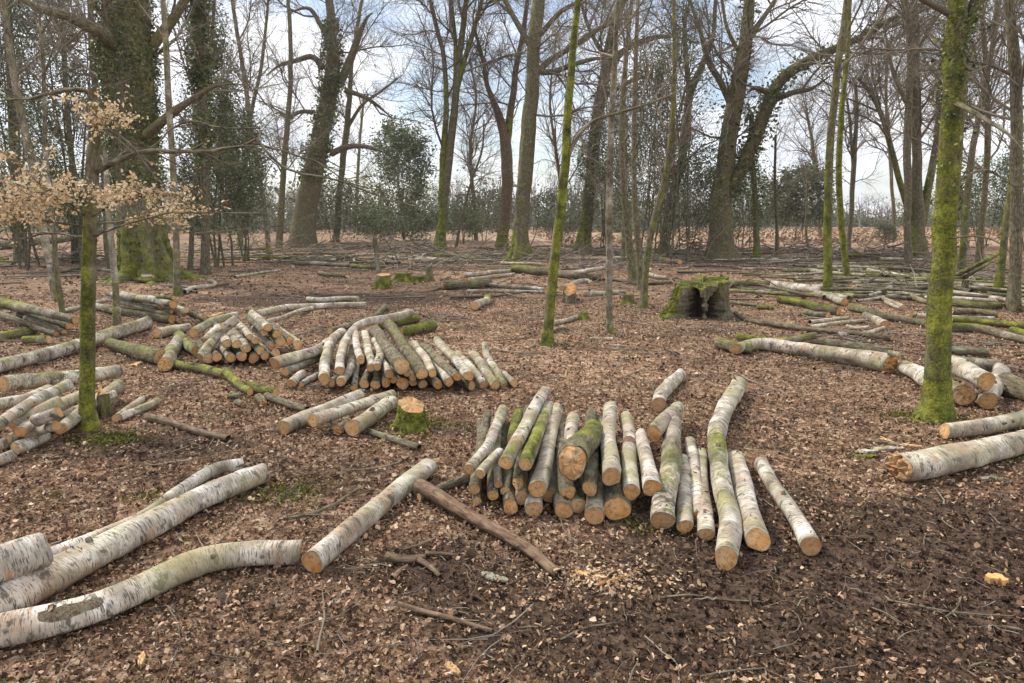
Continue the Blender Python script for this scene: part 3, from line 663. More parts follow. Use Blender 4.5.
log('pale short log right of the young mossy beech, nearer its broken stump', [(116, 418, None), (128, 409, None), (141, 400, None)], 9, 8, tone=.15, moss=.15)
log('mossy pale log right of the young mossy beech, the longer outer one', [(119, 417.5, None), (138, 410, None), (158, 400.5, None)], 8.5, 7, tone=.25, moss=.3)
G7 = 'logs of the far left stack'
def s7(label, *a, **k): return log(label, *a, group=G7, **k)
s7('thick log with moss-green left half on top of the far left stack', [(75.7, 320.5, .3), (58, 315.5, .33), (21, 307.5, .36), (-20, 298, .38)], 8.5, 13, tone=.5, moss=(0, 0, .8, 1))
s7('sawn log under the half-mossy thick log of the far left stack', [(69, 325.5, .12), (45, 319, .15), (18, 315, .2)], 8, 7, tone=.6)
s7('thin grey bowed branch wood sloping down the far left stack', [(56, 334, None), (33, 327, .15), (15, 319, .3), (-15, 310, .3)], 5.5, 6, tone=.8)
s7('mossy log low in the far left stack, reaching the picture edge', [(34, 329.5, None), (15, 334, None), (-15, 338, None)], 9, 9, tone=.5, moss=.5)
s7('mossy short log with orange face lowest in the far left stack', [(49, 339.5, None), (36, 339.5, None), (24, 340, None)], 9, 9, tone=.5, moss=.7)
s7('greyish log beside the thin bowed one in the far left stack', [(64, 332, None), (45, 325, .12), (25, 318, .2)], 6, 6, tone=.6)
s7('thin pale branch wood reaching right from the far left stack to a sapling', [(62, 311, None), (85, 306, None), (113, 297.5, None)], 4.5, 3, tone=.1, name='dead_branch', cat='branch', cuts=(0, 0))

# three white logs + stump
log('white log lying left in the group of three beside the moss-grown stump', [(284, 427.5, None), (322, 411, None), (360, 394.5, None)], 15.5, 10.5, tone=.05, group='three white logs by the mossy stump')
log('white log in the middle of the three beside the moss-grown stump', [(313, 420.5, .16), (354.6, 407.5, .13), (392, 394.5, .1)], 14.5, 10.5, tone=0, group='three white logs by the mossy stump')
log('thick white log nearest the moss-grown stump with a wide tan face', [(352, 428, None), (372, 415, None), (391, 402, None)], 18, 16, tone=.1, moss=.15, group='three white logs by the mossy stump')
log('small orange-ended chunk under the three white logs', [(337.5, 430.5, None), (346, 424, None)], 11, 9, tone=.6, rough=.008)
log('grey forked branch on the ground below the moss-grown stump', [(369, 431, None), (385, 436.5, None), (402, 442.5, None), (419, 447.5, None)], 6, 7, tone=.6, name='dead_branch', cat='branch', cuts=(0, 0))

# foreground left
log('thick white log stub with torn orange bark at the picture edge, front left', [(40, 551, .26), (0, 562, .27), (-60, 578, .28)], 36, 38, tone=.1, rough=.01)
log('long straight white log reaching from the left edge over bare leaves', [(263, 473, None), (200, 499, None), (142, 530, None), (53, 575, None), (0, 602, None), (-70, 637, None)], 22, 42, tone=(-.05, 0, .05, .1), crook=.12)
log('grey speckled crooked log half hidden behind the long straight white log', [(243, 464, None), (213, 470, None), (172, 496, None), (140, 519, None), (100, 538, None), (40, 560, None)], 12, 19, tone=.28, moss=.1, crook=.2)
log('thick bent white log with a brown torn bark strip, lowest in front', [(300, 552, None), (249, 554, None), (199, 563, None), (153, 584, None), (89, 610, None), (0, 631, None), (-70, 643, None)], 25, 37, tone=(0, .02, .1, .15), crook=.12, scar=(.60, .76, 1.25, 2))
log('white log with an orange sawn face lying alone before the front stack', [(312, 562.5, None), (350, 529, None), (390, 497, None), (430, 466, None)], 25, 17.5, tone=.03, crook=.1)
log('reddish brown barkless bough lying slantwise before the front stack', [(419, 485, .1), (445, 500, .08), (479, 520, .06), (529, 549, .05), (558, 574, None)], 15, 11, tone=1.5, name='dead_branch', cat='branch', cuts=(0, 0), crook=.25)
log('grey pole running from the brown bough to the left foot of the front stack', [(419, 497, .04), (445, 487, .05), (473, 477, .06)], 8, 9, tone=.7)
log('thin pale crooked stick lying left of the lone orange-faced log', [(283.5, 519.5, None), (310, 514, None), (333, 505.5, None), (350, 494, None), (365, 486.5, None)], 4, 3, tone=.6, name='stick', cat='stick', cuts=(0, 0), crook=.8, parts=False)
log('dark brown stick lying in the leaves at the bottom centre', [(399, 604, None), (425, 611, None), (451, 617, None), (493, 631, None)], 6.5, 4.5, tone=1.4, name='stick', cat='stick', cuts=(0, 0), crook=.5, parts=False)
for lab, pts, d in [('broken dark branch piece with curled bark before the brown bough', [(386, 556, None), (405, 558, None), (425, 557, None)], 9),
                    ('short snapped dark branch piece lying across another before the brown bough', [(419, 560, None), (430, 568, None), (440, 577, None)], 7),
                    ('grey curved bark piece lying near the snapped dark branch pieces', [(392, 578, None), (398, 570, None), (407, 566, None)], 6),
                    ('pale stripped stick among the snapped dark branch pieces', [(403, 550, None), (418, 545, None), (434, 539, None)], 3),
                    ('thin brown stick beneath the pale stripped one, pointing right', [(425, 553, None), (441, 553.5, None), (458, 555, None)], 5)]:
    log(lab, pts, d, d * .7, tone=1.35, name='stick', cat='stick', cuts=(0, 0), crook=.6, parts=False)
for lab, pts, d in [('pale thin twig at the lower right corner', [(965, 668, None), (985, 662, None), (1003, 668, None), (1018, 676, None)], 2.5),
                    ('grey forked twig right of the muddy patch', [(945, 618, None), (957, 608, None), (962, 596, None), (968, 606, None)], 2.5),
                    ('thin brown twig pair lying below the lone flecked log', [(660, 598, None), (690, 595, None), (725, 600, None), (765, 602, None)], 2.6),
                    ('pale twig at the bottom edge beside the left thin twigs', [(700, 677, None), (725, 672, None), (768, 668, None)], 3),
                    ('thin dark twig under the grey bough left of the front stack', [(560, 640, None), (585, 628, None), (622, 622, None)], 2.5),
                    ('short pale stick on the mud at the right edge', [(1002, 627, None), (1014, 629, None), (1023, 630, None)], 4)]:
    log(lab, pts, d, d * .6, tone=.8, name='twig', cat='twig', cuts=(0, 0), crook=.8, parts=False)

# right foreground
log('white log with round tan face, upper of two entering from the right edge', [(945, 431, None), (985, 426, None), (1024, 419.5, None), (1080, 409, None)], 16, 15, tone=0, crook=.15)
log('thick yellowish log with a ragged orange felling cut, entering from the right edge', [(898, 468, None), (930, 464, None), (980, 451, None), (1024, 441, None), (1080, 430, None)], 29, 21, tone=(.15, .1, 0, 0), rough=.02, crook=.12, wedge=lambda x, z: .35 * math.sin(5 * x) * .5 + .3 * abs(z), tilt=.1)
G8 = 'big logs right of the tall leaning trunk'
log('big white log with tan face resting on others beside the tall right trunk', [(986.5, 381.5, .33), (975, 374, .34), (955, 365, .3)], 18.5, 18, tone=.1, group=G8)
log('white log pointing forward beneath the big white one, its face rightmost', [(988, 401, None), (996, 385, None), (1001, 370, None)], 18.5, 15, tone=.05, group=G8)
log('dark mossy log with cracked orange face beside the tall right trunk', [(964, 395.5, None), (935, 382, None), (903, 367, None)], 22.5, 14, tone=.3, moss=(.45, .3, .1), rough=.008, group=G8)
log('black-barked log lying at the right edge behind the big white logs', [(1004, 382, None), (1020, 388, None), (1050, 398, None)], 20, 20, tone=.9, moss=.1, group=G8)
log('dark crusty log lying level behind the big white logs', [(989, 353, None), (970, 351.5, None), (949, 350, None), (935, 348, None)], 9, 9, tone=.7, moss=.1, group=G8)
log('broad pale old log lying behind the tall right trunk above the dark mossy one', [(1000, 366, None), (960, 361, None), (930, 359, None)], 12, 12, tone=.35, moss=.3, group=G8)
log('long fallen birch trunk with an orange splintered end, right of centre', [(891, 364, None), (850, 357, None), (800, 349.5, None), (760, 343.5, None), (735, 349, None)], 19, 12, tone=.15, moss=(.3, .15, .05, .1, .4), rough=.02, name='fallen_trunk')
log('mossy short log with a torn tan face touching the fallen birch trunk', [(718, 342.5, None), (730, 346, None), (752, 349, None)], 12, 10, tone=.6, moss=.4, rough=.012)
log('bright green mossy pole lying behind the fallen birch trunk', [(737, 337, .12), (760, 339.5, .12), (785, 341, .15), (815, 335.5, .2)], 7, 8.5, tone=.4, moss=(1, 1, .5, .3))
log('dark rotten log just behind the fallen birch trunk', [(893, 352, None), (850, 345.5, None), (806, 341, None)], 10, 8, tone=1.0, moss=.15)
log('split pale wood plank lying on the splintered end of the fallen birch', [(888, 352.5, .28), (900, 355, .27), (868, 357, .27)][:2], 5, 5, tone=.2, moss=.4)
log('dark thin log between the birch poles and the dark rotten log', [(760, 321.5, None), (804, 328.5, None), (850, 333, None), (892, 338, None)], 6, 6, tone=1.1, moss=.1)
log('log behind the tall right trunk with its left end showing', [(905, 366, None), (920, 372, None), (940, 380, None)], 11, 10, tone=.4)

# right middle ground
GM = 'felled logs across the right clearing'
for lab, pts, d, kw in [
 ('white birch log with a black hollow-looking end beside the slim double mossy stems', [(820, 290, None), (795, 288, None), (772, 284, None)], 10, dict(tone=.05, moss=.05)),
 ('mossy branch wood lying behind the black-ended birch log', [(789, 275.5, None), (805, 279, None), (822, 279.5, None)], 5, dict(tone=.5, moss=.5)),
 ('grey long log lying level behind the slim double mossy stems', [(833, 283, None), (862, 280.5, None), (892, 278.5, None), (927, 277, None)], 5, dict(tone=.6)),
 ('short log with pale broken end touching the slim mossy stem foot', [(852, 288, None), (832, 286, None)], 8, dict(tone=.6, rough=.02)),
 ('white log with orange face in front of the slim mossy stem', [(845, 302, None), (834, 299, None), (823, 295.5, None)], 8, dict(tone=.1)),
 ('thick moss-green log with a rounded left end in the right clearing', [(839, 311, None), (822, 308, None), (804, 303.5, None), (779, 299.5, None)], 9, dict(tone=.7, moss=(.3, .8, 1, 1))),
 ('short grey log with pale face under the thick moss-green log', [(828, 315.5, None), (816, 314, None), (805, 311.5, None)], 7.5, dict(tone=.5, moss=.2)),
 ('long grey mossy trunk running toward the tall right tree', [(851, 307, None), (880, 314, None), (909, 320, None), (928, 325, None)], 8, dict(tone=.6, moss=(.6, .3, .2, .5), name='fallen_trunk')),
 ('short log with a bright orange face right of the bundle of birch poles', [(885, 324.5, None), (875, 319.5, None), (865, 315, None)], 9, dict(tone=.3, moss=.2)),
 ('white thin birch pole, uppermost of the bundle in the right clearing', [(810, 322, None), (830, 319.5, None), (849, 317.5, None)], 4.5, dict(tone=-.1, cuts=(0, 0))),
 ('white thin birch pole in the middle of the bundle in the right clearing', [(810, 327, None), (840, 323, None), (867, 320.5, None)], 4.5, dict(tone=-.1, cuts=(0, 0))),
 ('bowed white birch pole of the bundle in the right clearing', [(847, 326, None), (858, 328.5, None), (869, 327, None)], 4, dict(tone=-.1, cuts=(0, 0))),
 ('yellowish bent birch pole, lowest of the bundle in the right clearing', [(838, 334, None), (863, 333.5, None), (884, 327.5, None)], 4.5, dict(tone=.0, cuts=(0, 0))),
 ('grey pole left of the tall right trunk, upper one of a pair', [(882, 297, None), (892, 302, None), (903, 306.5, None)], 4.5, dict(tone=.3)),
 ('grey pole left of the tall right trunk, lower one of a pair', [(886, 302, None), (893, 306, None), (900, 308.5, None)], 4, dict(tone=.3)),
 ('grey smooth log lying level beyond the pair of grey poles', [(880, 281, None), (900, 280, None), (927, 277.8, None)], 6, dict(tone=.6)),
 ('log with a white chip at its left end beyond the grey poles', [(894, 284, None), (908, 283.5, None), (924, 283, None)], 6, dict(tone=.6, moss=.2)),
 ('thin mossy log lying before the log with the white chip', [(880, 287.5, None), (909, 288.5, None)], 4, dict(tone=.7, moss=.4)),
 ('short pale log end left beside the tall right trunk, upper of two', [(914, 292, None), (928, 296, None)], 5, dict(tone=.4)),
 ('short pale log end left beside the tall right trunk, lower of two', [(912, 297, None), (928, 302, None)], 5.5, dict(tone=.4)),
 ('mossy stick poking left from behind the tall right trunk', [(911, 316, None), (928, 314, None)], 4, dict(tone=.6, moss=.7)),
 ('brown barkless log lying level right of the tall right trunk', [(951, 311, None), (975, 311.5, None), (1000, 315, None)], 8, dict(tone=1.1, moss=(0, .1, .5))),
 ('bright mossy log lying level below the brown barkless one', [(950, 320, None), (985, 322, None), (1026, 326, None)], 8, dict(tone=.6, moss=1.0)),
 ('mossy log turning grey to the right, lowest of the level logs at the right edge', [(949, 327, None), (977, 328, None), (1003, 335, None), (1030, 341, None)], 9, dict(tone=.5, moss=(.8, .5, .1, .1))),
 ('mossy log with a torn orange middle right of the tall right trunk', [(954, 302.5, None), (975, 304.5, None), (1008, 306, None)], 8, dict(tone=.6, moss=.6)),
 ('pale log lying level just above the torn orange-marked mossy log', [(955, 297.5, None), (976, 300, None)], 5, dict(tone=.3, moss=.2)),
 ('distant grey log lying level behind the leaning mossy dead stem', [(953, 284, None), (980, 283, None), (1008, 283.5, None)], 5, dict(tone=.5)),
 ('moss-topped log in front of the mossy tree at the right edge', [(968, 293, None), (985, 296, None), (998, 298, None)], 6, dict(tone=.6, moss=.9)),
 ('dark log with brown end at the foot of the right edge tree', [(995, 302, None), (1010, 302, None), (1030, 301, None)], 8, dict(tone=1.0, moss=.2)),
 ('mossy log with a bright broken end at the right edge, nearest of its kind', [(1012, 331, None), (1024, 334, None), (1045, 338, None)], 9, dict(tone=.6, moss=.8)),
 ('mossy log lying level at the right edge beneath the leaning dead stem', [(952, 289.5, None), (980, 290, None), (1024, 291, None)], 6, dict(tone=.7, moss=.5)),
 ('mossy log with lichen lying just behind the hollow mossy stump', [(727, 284, None), (748, 283, None), (769, 284.5, None)], 7, dict(tone=.6, moss=.5)),
 ('thin grey pole below the lichen-grown mossy log by the hollow stump', [(737, 289, None), (765, 291, None), (794, 293.5, None)], 4.5, dict(tone=.5)),
 ('thin dark pole right of the hollow mossy stump', [(730, 302, None), (752, 305, None), (766, 307, None)], 3.5, dict(tone=1.0)),
 ('short mossy log piece between the hollow stump and the thick moss-green log', [(757, 307, None), (774, 308, None)], 4, dict(tone=.6, moss=.8)),
 # centre
 ('dark mossy log with an orange torn left end in the central clearing', [(444, 285, None), (465, 284.5, None), (490, 282.5, None)], 9.5, dict(tone=.9, moss=.35, rough=.02)),
 ('thin birch pole, upper of two behind the orange-ended dark log', [(463, 275, None), (488, 273, None), (514, 270.5, None)], 5, dict(tone=0)),
 ('thin birch pole, lower of two behind the orange-ended dark log', [(469, 279.5, None), (492, 277, None), (514, 274, None)], 4.5, dict(tone=0)),
 ('dark fallen trunk running right behind the slender mossy tree', [(514, 268.5, None), (545, 271.5, None), (573, 275, None), (602, 277.5, None)], 9, dict(tone=.9, moss=(.7, .3, .1, .1), name='fallen_trunk')),
 ('white log in front of the buttressed mossy tree foot', [(502, 263, None), (523, 263.5, None), (543, 264.5, None)], 4, dict(tone=0)),
 ('thin grey pole lying level right of the orange-ended dark log, upper one', [(487, 284.5, None), (515, 287, None), (545, 289.5, None)], 4.5, dict(tone=.4)),
 ('thin grey pole lying level right of the orange-ended dark log, lower one', [(467, 291, None), (500, 291, None), (545, 292, None)], 3.5, dict(tone=.3)),
 ('short birch log with a mossy far end pointing at the viewer', [(475, 306, None), (483, 300.5, None), (490, 296.5, None)], 9, dict(tone=.1, moss=(0, .3, 1.0))),
 ('white splintered log resting on the bright orange felled stump', [(562, 288, .35), (575, 283, .4), (587, 281, .4), (592, 284, .35)], 6, dict(tone=-.1)),
 ('birch log lying level right of the bright orange felled stump', [(582, 294, None), (605, 292.5, None), (626, 291.5, None)], 5, dict(tone=.2)),
 ('thin grey birch log in the clearing right of the slender mossy tree', [(553, 323, None), (566, 320, None), (578, 316.5, None)], 5.5, dict(tone=.3)),
 ('short grey log piece nearer than the thin grey birch log', [(552, 331, None), (563, 328, None), (571, 329, None)], 4.5, dict(tone=.5)),
 ('whitish log branch leaning on the dark fallen trunk behind thin birch', [(573, 273, .2), (590, 270, .35), (606, 268, .4)], 5, dict(tone=-.05)),
 # left and middle far
 ('long grey log lying level left of the broken leaning post', [(295, 263, None), (325, 264, None), (357, 265.5, None)], 4.5, dict(tone=.5)),
 ('mossy broken log lying on bare ground left of the broken post', [(319, 272.5, None), (332, 275, None), (345, 276, None)], 4.5, dict(tone=.5, moss=.3)),
 ('long mossy log far back, left of the broken post', [(262, 258, None), (295, 258, None), (336, 260, None)], 4.5, dict(tone=.7, moss=.8)),
 ('mossy log reaching right from the broken leaning post', [(352, 266.5, None), (372, 267.5, None), (388, 267, None)], 4, dict(tone=.7, moss=.8)),
 ('white log far back right of the broken leaning post', [(380, 257.5, None), (410, 258.5, None), (440, 259.5, None)], 4, dict(tone=.0)),
 ('reddish rotten log far back behind the sawn-off stump', [(388, 262, None), (402, 263, None), (414, 263.5, None)], 4.5, dict(tone=1.5)),
 ('mossy log far back in front of the tree with several mossy stems', [(432, 256, None), (458, 256, None), (484, 259, None)], 4, dict(tone=.7, moss=.9)),
 ('white log bundle top log, far back beneath the several-stemmed tree', [(408, 260.5, None), (432, 260, None), (455, 262, None)], 4.5, dict(tone=.1)),
 ('thin white branch on the leaves left of the broken post, nearest one', [(235, 277, None), (258, 273, None), (280, 270, None)], 3, dict(tone=-.1, cuts=(0, 0), name='dead_branch', cat='branch')),
 ('grey fallen bough far back behind the ivy oak, lying left', [(-5, 246, None), (20, 244, .3), (50, 240, .5), (85, 238, .5)], 8, dict(tone=1.0, name='dead_branch', cat='branch', cuts=(0, 0))),
 ('pale fallen branch lying left of the mossy ivy oak foot', [(55, 273, None), (80, 268, None), (112, 271, None)], 4, dict(tone=.5, name='dead_branch', cat='branch', cuts=(0, 0))),
 ('mossy log lying across the foot of the ivy oak', [(133, 279, None), (148, 281, None), (163, 280.5, None)], 5.5, dict(tone=.8, moss=1.0)),
 ('short pale log resting on the mossy roots of the ivy oak', [(141, 277, .35), (153, 276.5, .35)], 4, dict(tone=.1)),
 ('distant white log before the big forked oak, left one', [(600, 259.5, None), (622, 258, None), (640, 258, None)], 4.5, dict(tone=.1)),
 ('distant stacked log end pile member with moss left of the forked oak', [(668, 260.5, None), (655, 258, None), (642, 256, None)], 5, dict(tone=.6, moss=.5)),
 ('distant log with orange end left of the forked oak, nearer one', [(680, 262, None), (668, 260, None), (656, 259, None)], 5, dict(tone=.5, moss=.2)),
 ('white branchy log right of the dark slim stem in the centre clearing', [(643, 272, None), (655, 276, None), (668, 278, None)], 4.5, dict(tone=-.1)),
 ('mossy pole lying below the white branchy log in the centre clearing', [(648, 283, None), (660, 283, None), (672, 282.5, None)], 3.5, dict(tone=.6, moss=.5)),
 ('thin whitish stick on the leaves right of the pale slim birch', [(590, 338.5, None), (602, 339, None), (613, 338.5, None)], 3, dict(tone=-.2, cuts=(0, 0), name='stick', cat='stick')),
 ('thin whitish stick behind the hollow stump on its right side', [(612, 345, None), (625, 346, None), (637, 350, None)][:2], 2.5, dict(tone=-.1, cuts=(0, 0), name='stick', cat='stick')),
]:
    kw = dict(kw)
    if lab.startswith('thin whitish stick behind'): lab = 'thinner whitish stick lying nearer than the one beside the pale slim birch'
    log(lab, pts, d, d * .8, crook=.5, parts=kw.get('cuts', (1, 1)) != (0, 0), **kw)
log('gnarled dead root trailing right from the hollow mossy stump', [(727, 300, .15), (730, 309, None), (740, 317, None), (758, 321, None), (779, 325, None), (800, 326, None)], 5, 4, tone=.8, name='dead_root', cat='root', cuts=(0, 0), crook=.9)
log('leaning mossy dead stem propped in the right background', [(955, 276, None), (975, 266, '16.0'), (998, 254, '16.0')], 5, 4, moss=.9, tone=.8, name='dead_branch', cat='branch', cuts=(0, 0))
log('second mossy dead stem leaning below the propped one in the right background', [(962, 279, None), (978, 270, '15.5'), (990, 262, '15.5')], 4, 3, moss=.7, tone=.8, name='dead_branch', cat='branch', cuts=(0, 0))

cq = np.concatenate(CONTACT)
tag(leaves('drifted_leaves', cq, rng.uniform(.014, .045, len(cq)), LITTER, flat=.4, vary=1.3), 'dead leaves drifted against the logs and caught on them', 'leaf litter', kind='stuff')
# ------------------------------------------------------------------ stumps
def stump(label, px, py, wpx, hpx, moss=.5, tone=.7, tilt=(0, 0), flare=.45, name='tree_stump', cutc=True, rough=.004, lean=0.0, lobes=5):
    b = atZ(px, py, 0); m = mpp(b); r, h = wpx / 2 * m, hpx * m
    k, n = 36, 14
    th = np.arange(k) * 2 * math.pi / k; ph = rng.uniform(0, 6.28)
    z = np.linspace(-.08, h, n)
    q = np.clip(z / h, 0, 1)
    rr_ = r * (1 + flare * np.exp(-q * 3.2))[:, None] * (1 + (.05 + .27 * np.exp(-q * 3))[:, None] * np.sin(lobes * th + ph)) * (1 + rng.normal(0, .02, (n, k)))
    zz = np.repeat(z[:, None], k, 1); x = rr_ * np.cos(th); y = rr_ * np.sin(th)
    zz = zz + q[:, None] ** 2 * (tilt[0] * x + tilt[1] * y)
    x = x + lean * zz
    V = np.stack([x, y, zz], -1)
    i = np.arange(n - 1)[:, None] * k; a = np.arange(k)
    Q = np.stack([i + a, i + (a + 1) % k, i + k + (a + 1) % k, i + k + a], -1).reshape(-1, 4)
    Vf = V.reshape(-1, 3) + b
    bc = np.stack([x, y, zz], -1).reshape(-1, 3)
    mb = MB(); mb.add(Vf, Q, bc, moss=(moss * (1.15 - .4 * q[:, None]) + 0 * x).ravel(), tone=tone)
    o = tag(mb.build(name, BARK, loc=b), label, 'stump')
    # sawn top
    V3 = [V[-1].mean(0) + b]; b3 = [np.zeros(3)]
    for s_ in (.5, 1.0):
        V3 += list(V[-1].mean(0) + (V[-1] - V[-1].mean(0)) * s_ + b + np.array([0, 0, 1])[None] * (rng.normal(0, rough, (k, 1)) if s_ < 1 else 0)); b3 += [np.array([s_ * math.cos(t), s_ * math.sin(t), 0]) for t in th]
    tri = np.array([(0, 1 + j, 1 + (j + 1) % k) for j in range(k)])
    q2 = np.array([(1 + j, 1 + k + j, 1 + k + (j + 1) % k, 1 + (j + 1) % k) for j in range(k)])
    if moss >= .65:
        n_ = int(np.clip(900 * (mpp(b) < .02) + 500, 0, 1400)); i_ = rng.integers(0, len(Vf), n_); i_ = i_[rng.random(n_) < 1.1 - .5 * np.clip((Vf[i_, 2] - b[2]) / h, 0, 1)]
        leaves('moss_leaves', Vf[i_] + rng.normal(0, r * .07, (len(i_), 3)), np.clip(r * .16, .012, .09) * rng.uniform(.5, 1.4, len(i_)), MOSS, o, loc=b, wide=.8)
    if cutc: mesh_obj('sawn_top', np.array(V3), [tri, q2], CUT, o, loc=b, smooth=True, vecs={'bc': np.array(b3)})
    else:
        mesh_obj('broken_top', np.array(V3), [tri, q2], BARK, o, loc=b, smooth=False, attrs={'moss': .7, 'tone': .9}, vecs={'bc': np.array(b3)})
    return o, b, r, h
st, b, r, h = stump('moss-grown stump with a slanting two-level fresh cut, beside three white logs', 412, 429, 25, 25, moss=.95, tilt=(-.25, .32), flare=.6, rough=.02)
stump('sawn-off mossy stump with a pale flat top near the broken leaning post', 384, 288.5, 13, 14, moss=.7, tilt=(0, .15))
stump('low broken mossy stump right of the young mossy beech', 105.5, 417, 11, 22, moss=.4, tone=.9, rough=.05, tilt=(.3, -.4))
stump('small pointed dark stump in the clearing behind the fanned stack', 429.5, 281, 6.5, 13, moss=.4, tone=1.0, cutc=False, tilt=(.7, -.4))
stump('small dark mossy stump at the foot of the slim dark stem', 628, 303.5, 11, 9, moss=.5, tone=1.0, cutc=False)
stump('low mossy stump knob beside the thin grey birch log', 584, 319, 8, 7, moss=.6, tone=.9, cutc=False)
stump('bright orange freshly felled stump in the central clearing', 569.5, 303, 12, 14, moss=.05, tone=.8, tilt=(.2, .9), flare=.2)
stump('short dark stump under the leaning dead stem at right', 964, 297, 6, 17, moss=.1, tone=1.0, cutc=False)
stump('mossy grown-over hummock stump right of the sawn-off stump, larger one', 403, 281, 15, 8, moss=1.2, tone=.8, cutc=False)
stump('mossy grown-over hummock stump right of the sawn-off stump, smaller one', 419, 282.5, 12, 6.5, moss=1.2, tone=.8, cutc=False)

ROT_SHADE, g = new_mat('rot_hollow_shade')  # rotten wood colour taken near black, painting shade into the stump openings
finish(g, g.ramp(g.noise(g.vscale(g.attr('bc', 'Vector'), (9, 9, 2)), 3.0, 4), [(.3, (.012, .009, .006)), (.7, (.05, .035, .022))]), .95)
def hollow_stump():
    px0, py0 = 701, 317
    b = atZ(px0, py0, 0); m = mpp(b); h = 35 * m; R = 22 * m
    k, n = 160, 30
    th = np.arange(k) * 2 * math.pi / k; z = np.linspace(-.08, h, n); q = np.clip(z / h, 0, 1)[:, None]
    flt = .11 * np.sin(9 * th + .5) + .07 * np.sin(14 * th + 1.2) + .04 * np.sin(23 * th)
    left = np.exp(-(((th - math.pi + math.pi) % (2 * math.pi) - math.pi) / .9) ** 2)
    rr_ = R * (1 + flt * (1 - .3 * q)) * (1 + (.22 + .8 * np.exp(-((th - 3.4) / .7) ** 2)) * np.exp(-q * 2.0))
    def win(c, wd, top):
        d = (th - c + math.pi) % (2 * math.pi) - math.pi
        edge = wd * np.clip(1.25 - (q / top) ** 3 * .95, .02, 1.3) * (1 + .18 * np.sin(q * 17 + c) + .1 * np.sin(q * 41))
        return 1 / (1 + np.exp(-(edge - np.abs(d)) / .03)) / (1 + np.exp((q - top) / .03))
    hole = win(math.radians(237), .30, .92) + win(math.radians(292), .27, .84)
    rr_ = rr_ * (1 - .82 * np.clip(hole, 0, 1)) * (1 + rng.normal(0, .012, (n, k)))
    x, y = rr_ * np.cos(th), rr_ * np.sin(th)
    zz = z[:, None] + 0 * x + q ** 2 * (.16 * x + .10 * y + (.03 * np.sin(5 * th + 1) + .03 * np.sin(11 * th)) * h)
    V = np.stack([x, y, zz], -1)
    i = np.arange(n - 1)[:, None] * k; a = np.arange(k)
    Q = np.stack([i + a, i + (a + 1) % k, i + k + (a + 1) % k, i + k + a], -1).reshape(-1, 4)
    lw = .5 - .5 * np.cos(th - 0)
    moss = np.clip(.08 + 1.05 * lw * (np.sin(th + .25) > -.7) + .35 * (q > .95), 0, 1.1) * (1 - hole)
    mb = MB(); mb.add(V.reshape(-1, 3) + b, Q, np.stack([x * 2, y * 2, zz * .8], -1).reshape(-1, 3), moss=np.broadcast_to(moss, x.shape).ravel(), tone=.75)
    ro = mb.build('hollow_stump', BARK, loc=b); ro.data.materials.append(ROT_SHADE)
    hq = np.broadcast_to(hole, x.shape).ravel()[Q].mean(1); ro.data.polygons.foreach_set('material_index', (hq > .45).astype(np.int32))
    o = tag(ro, 'big hollow old stump with dark fluted openings and bright moss on its left', 'stump')
    top = V[-1]; c = top.mean(0)
    V3 = [c + [0, 0, -.02]]; 
    for s_ in (.4, .75, 1.0): V3 += list(c + (top - c) * s_ + np.array([0, 0, 1]) * rng.normal(0, .02, (k, 1)) * (s_ < 1))
    V3 = np.array(V3) + b
    tri = np.array([(0, 1 + j, 1 + (j + 1) % k) for j in range(k)]); qs = []
    for u in range(2):
        for j in range(k): qs.append((1 + u * k + j, 1 + (u + 1) * k + j, 1 + (u + 1) * k + (j + 1) % k, 1 + u * k + (j + 1) % k))
    mv = np.broadcast_to(moss, x.shape).ravel(); ii = rng.choice(len(mv), 2600, p=mv ** 2 / (mv ** 2).sum())
    leaves('moss_leaves', V.reshape(-1, 3)[ii] + b + rng.normal(0, .02, (2600, 3)), .035 * rng.uniform(.5, 1.5, 2600), MOSS, o, loc=b, wide=.8)
    mesh_obj('mossy_top', V3, [tri, np.array(qs)], BARK, o, loc=b, smooth=False, attrs={'moss': .6, 'tone': .8}, vecs={'bc': V3 - b})
hollow_stump()
log('broken grey post standing in the leaves behind the sawn-off stump', [(378, 276, -.1), (376.5, 256, '25.5'), (374.5, 236, '25.5')], 5.5, 5, tone=.9, name='broken_post', cat='post', cuts=(0, 0))

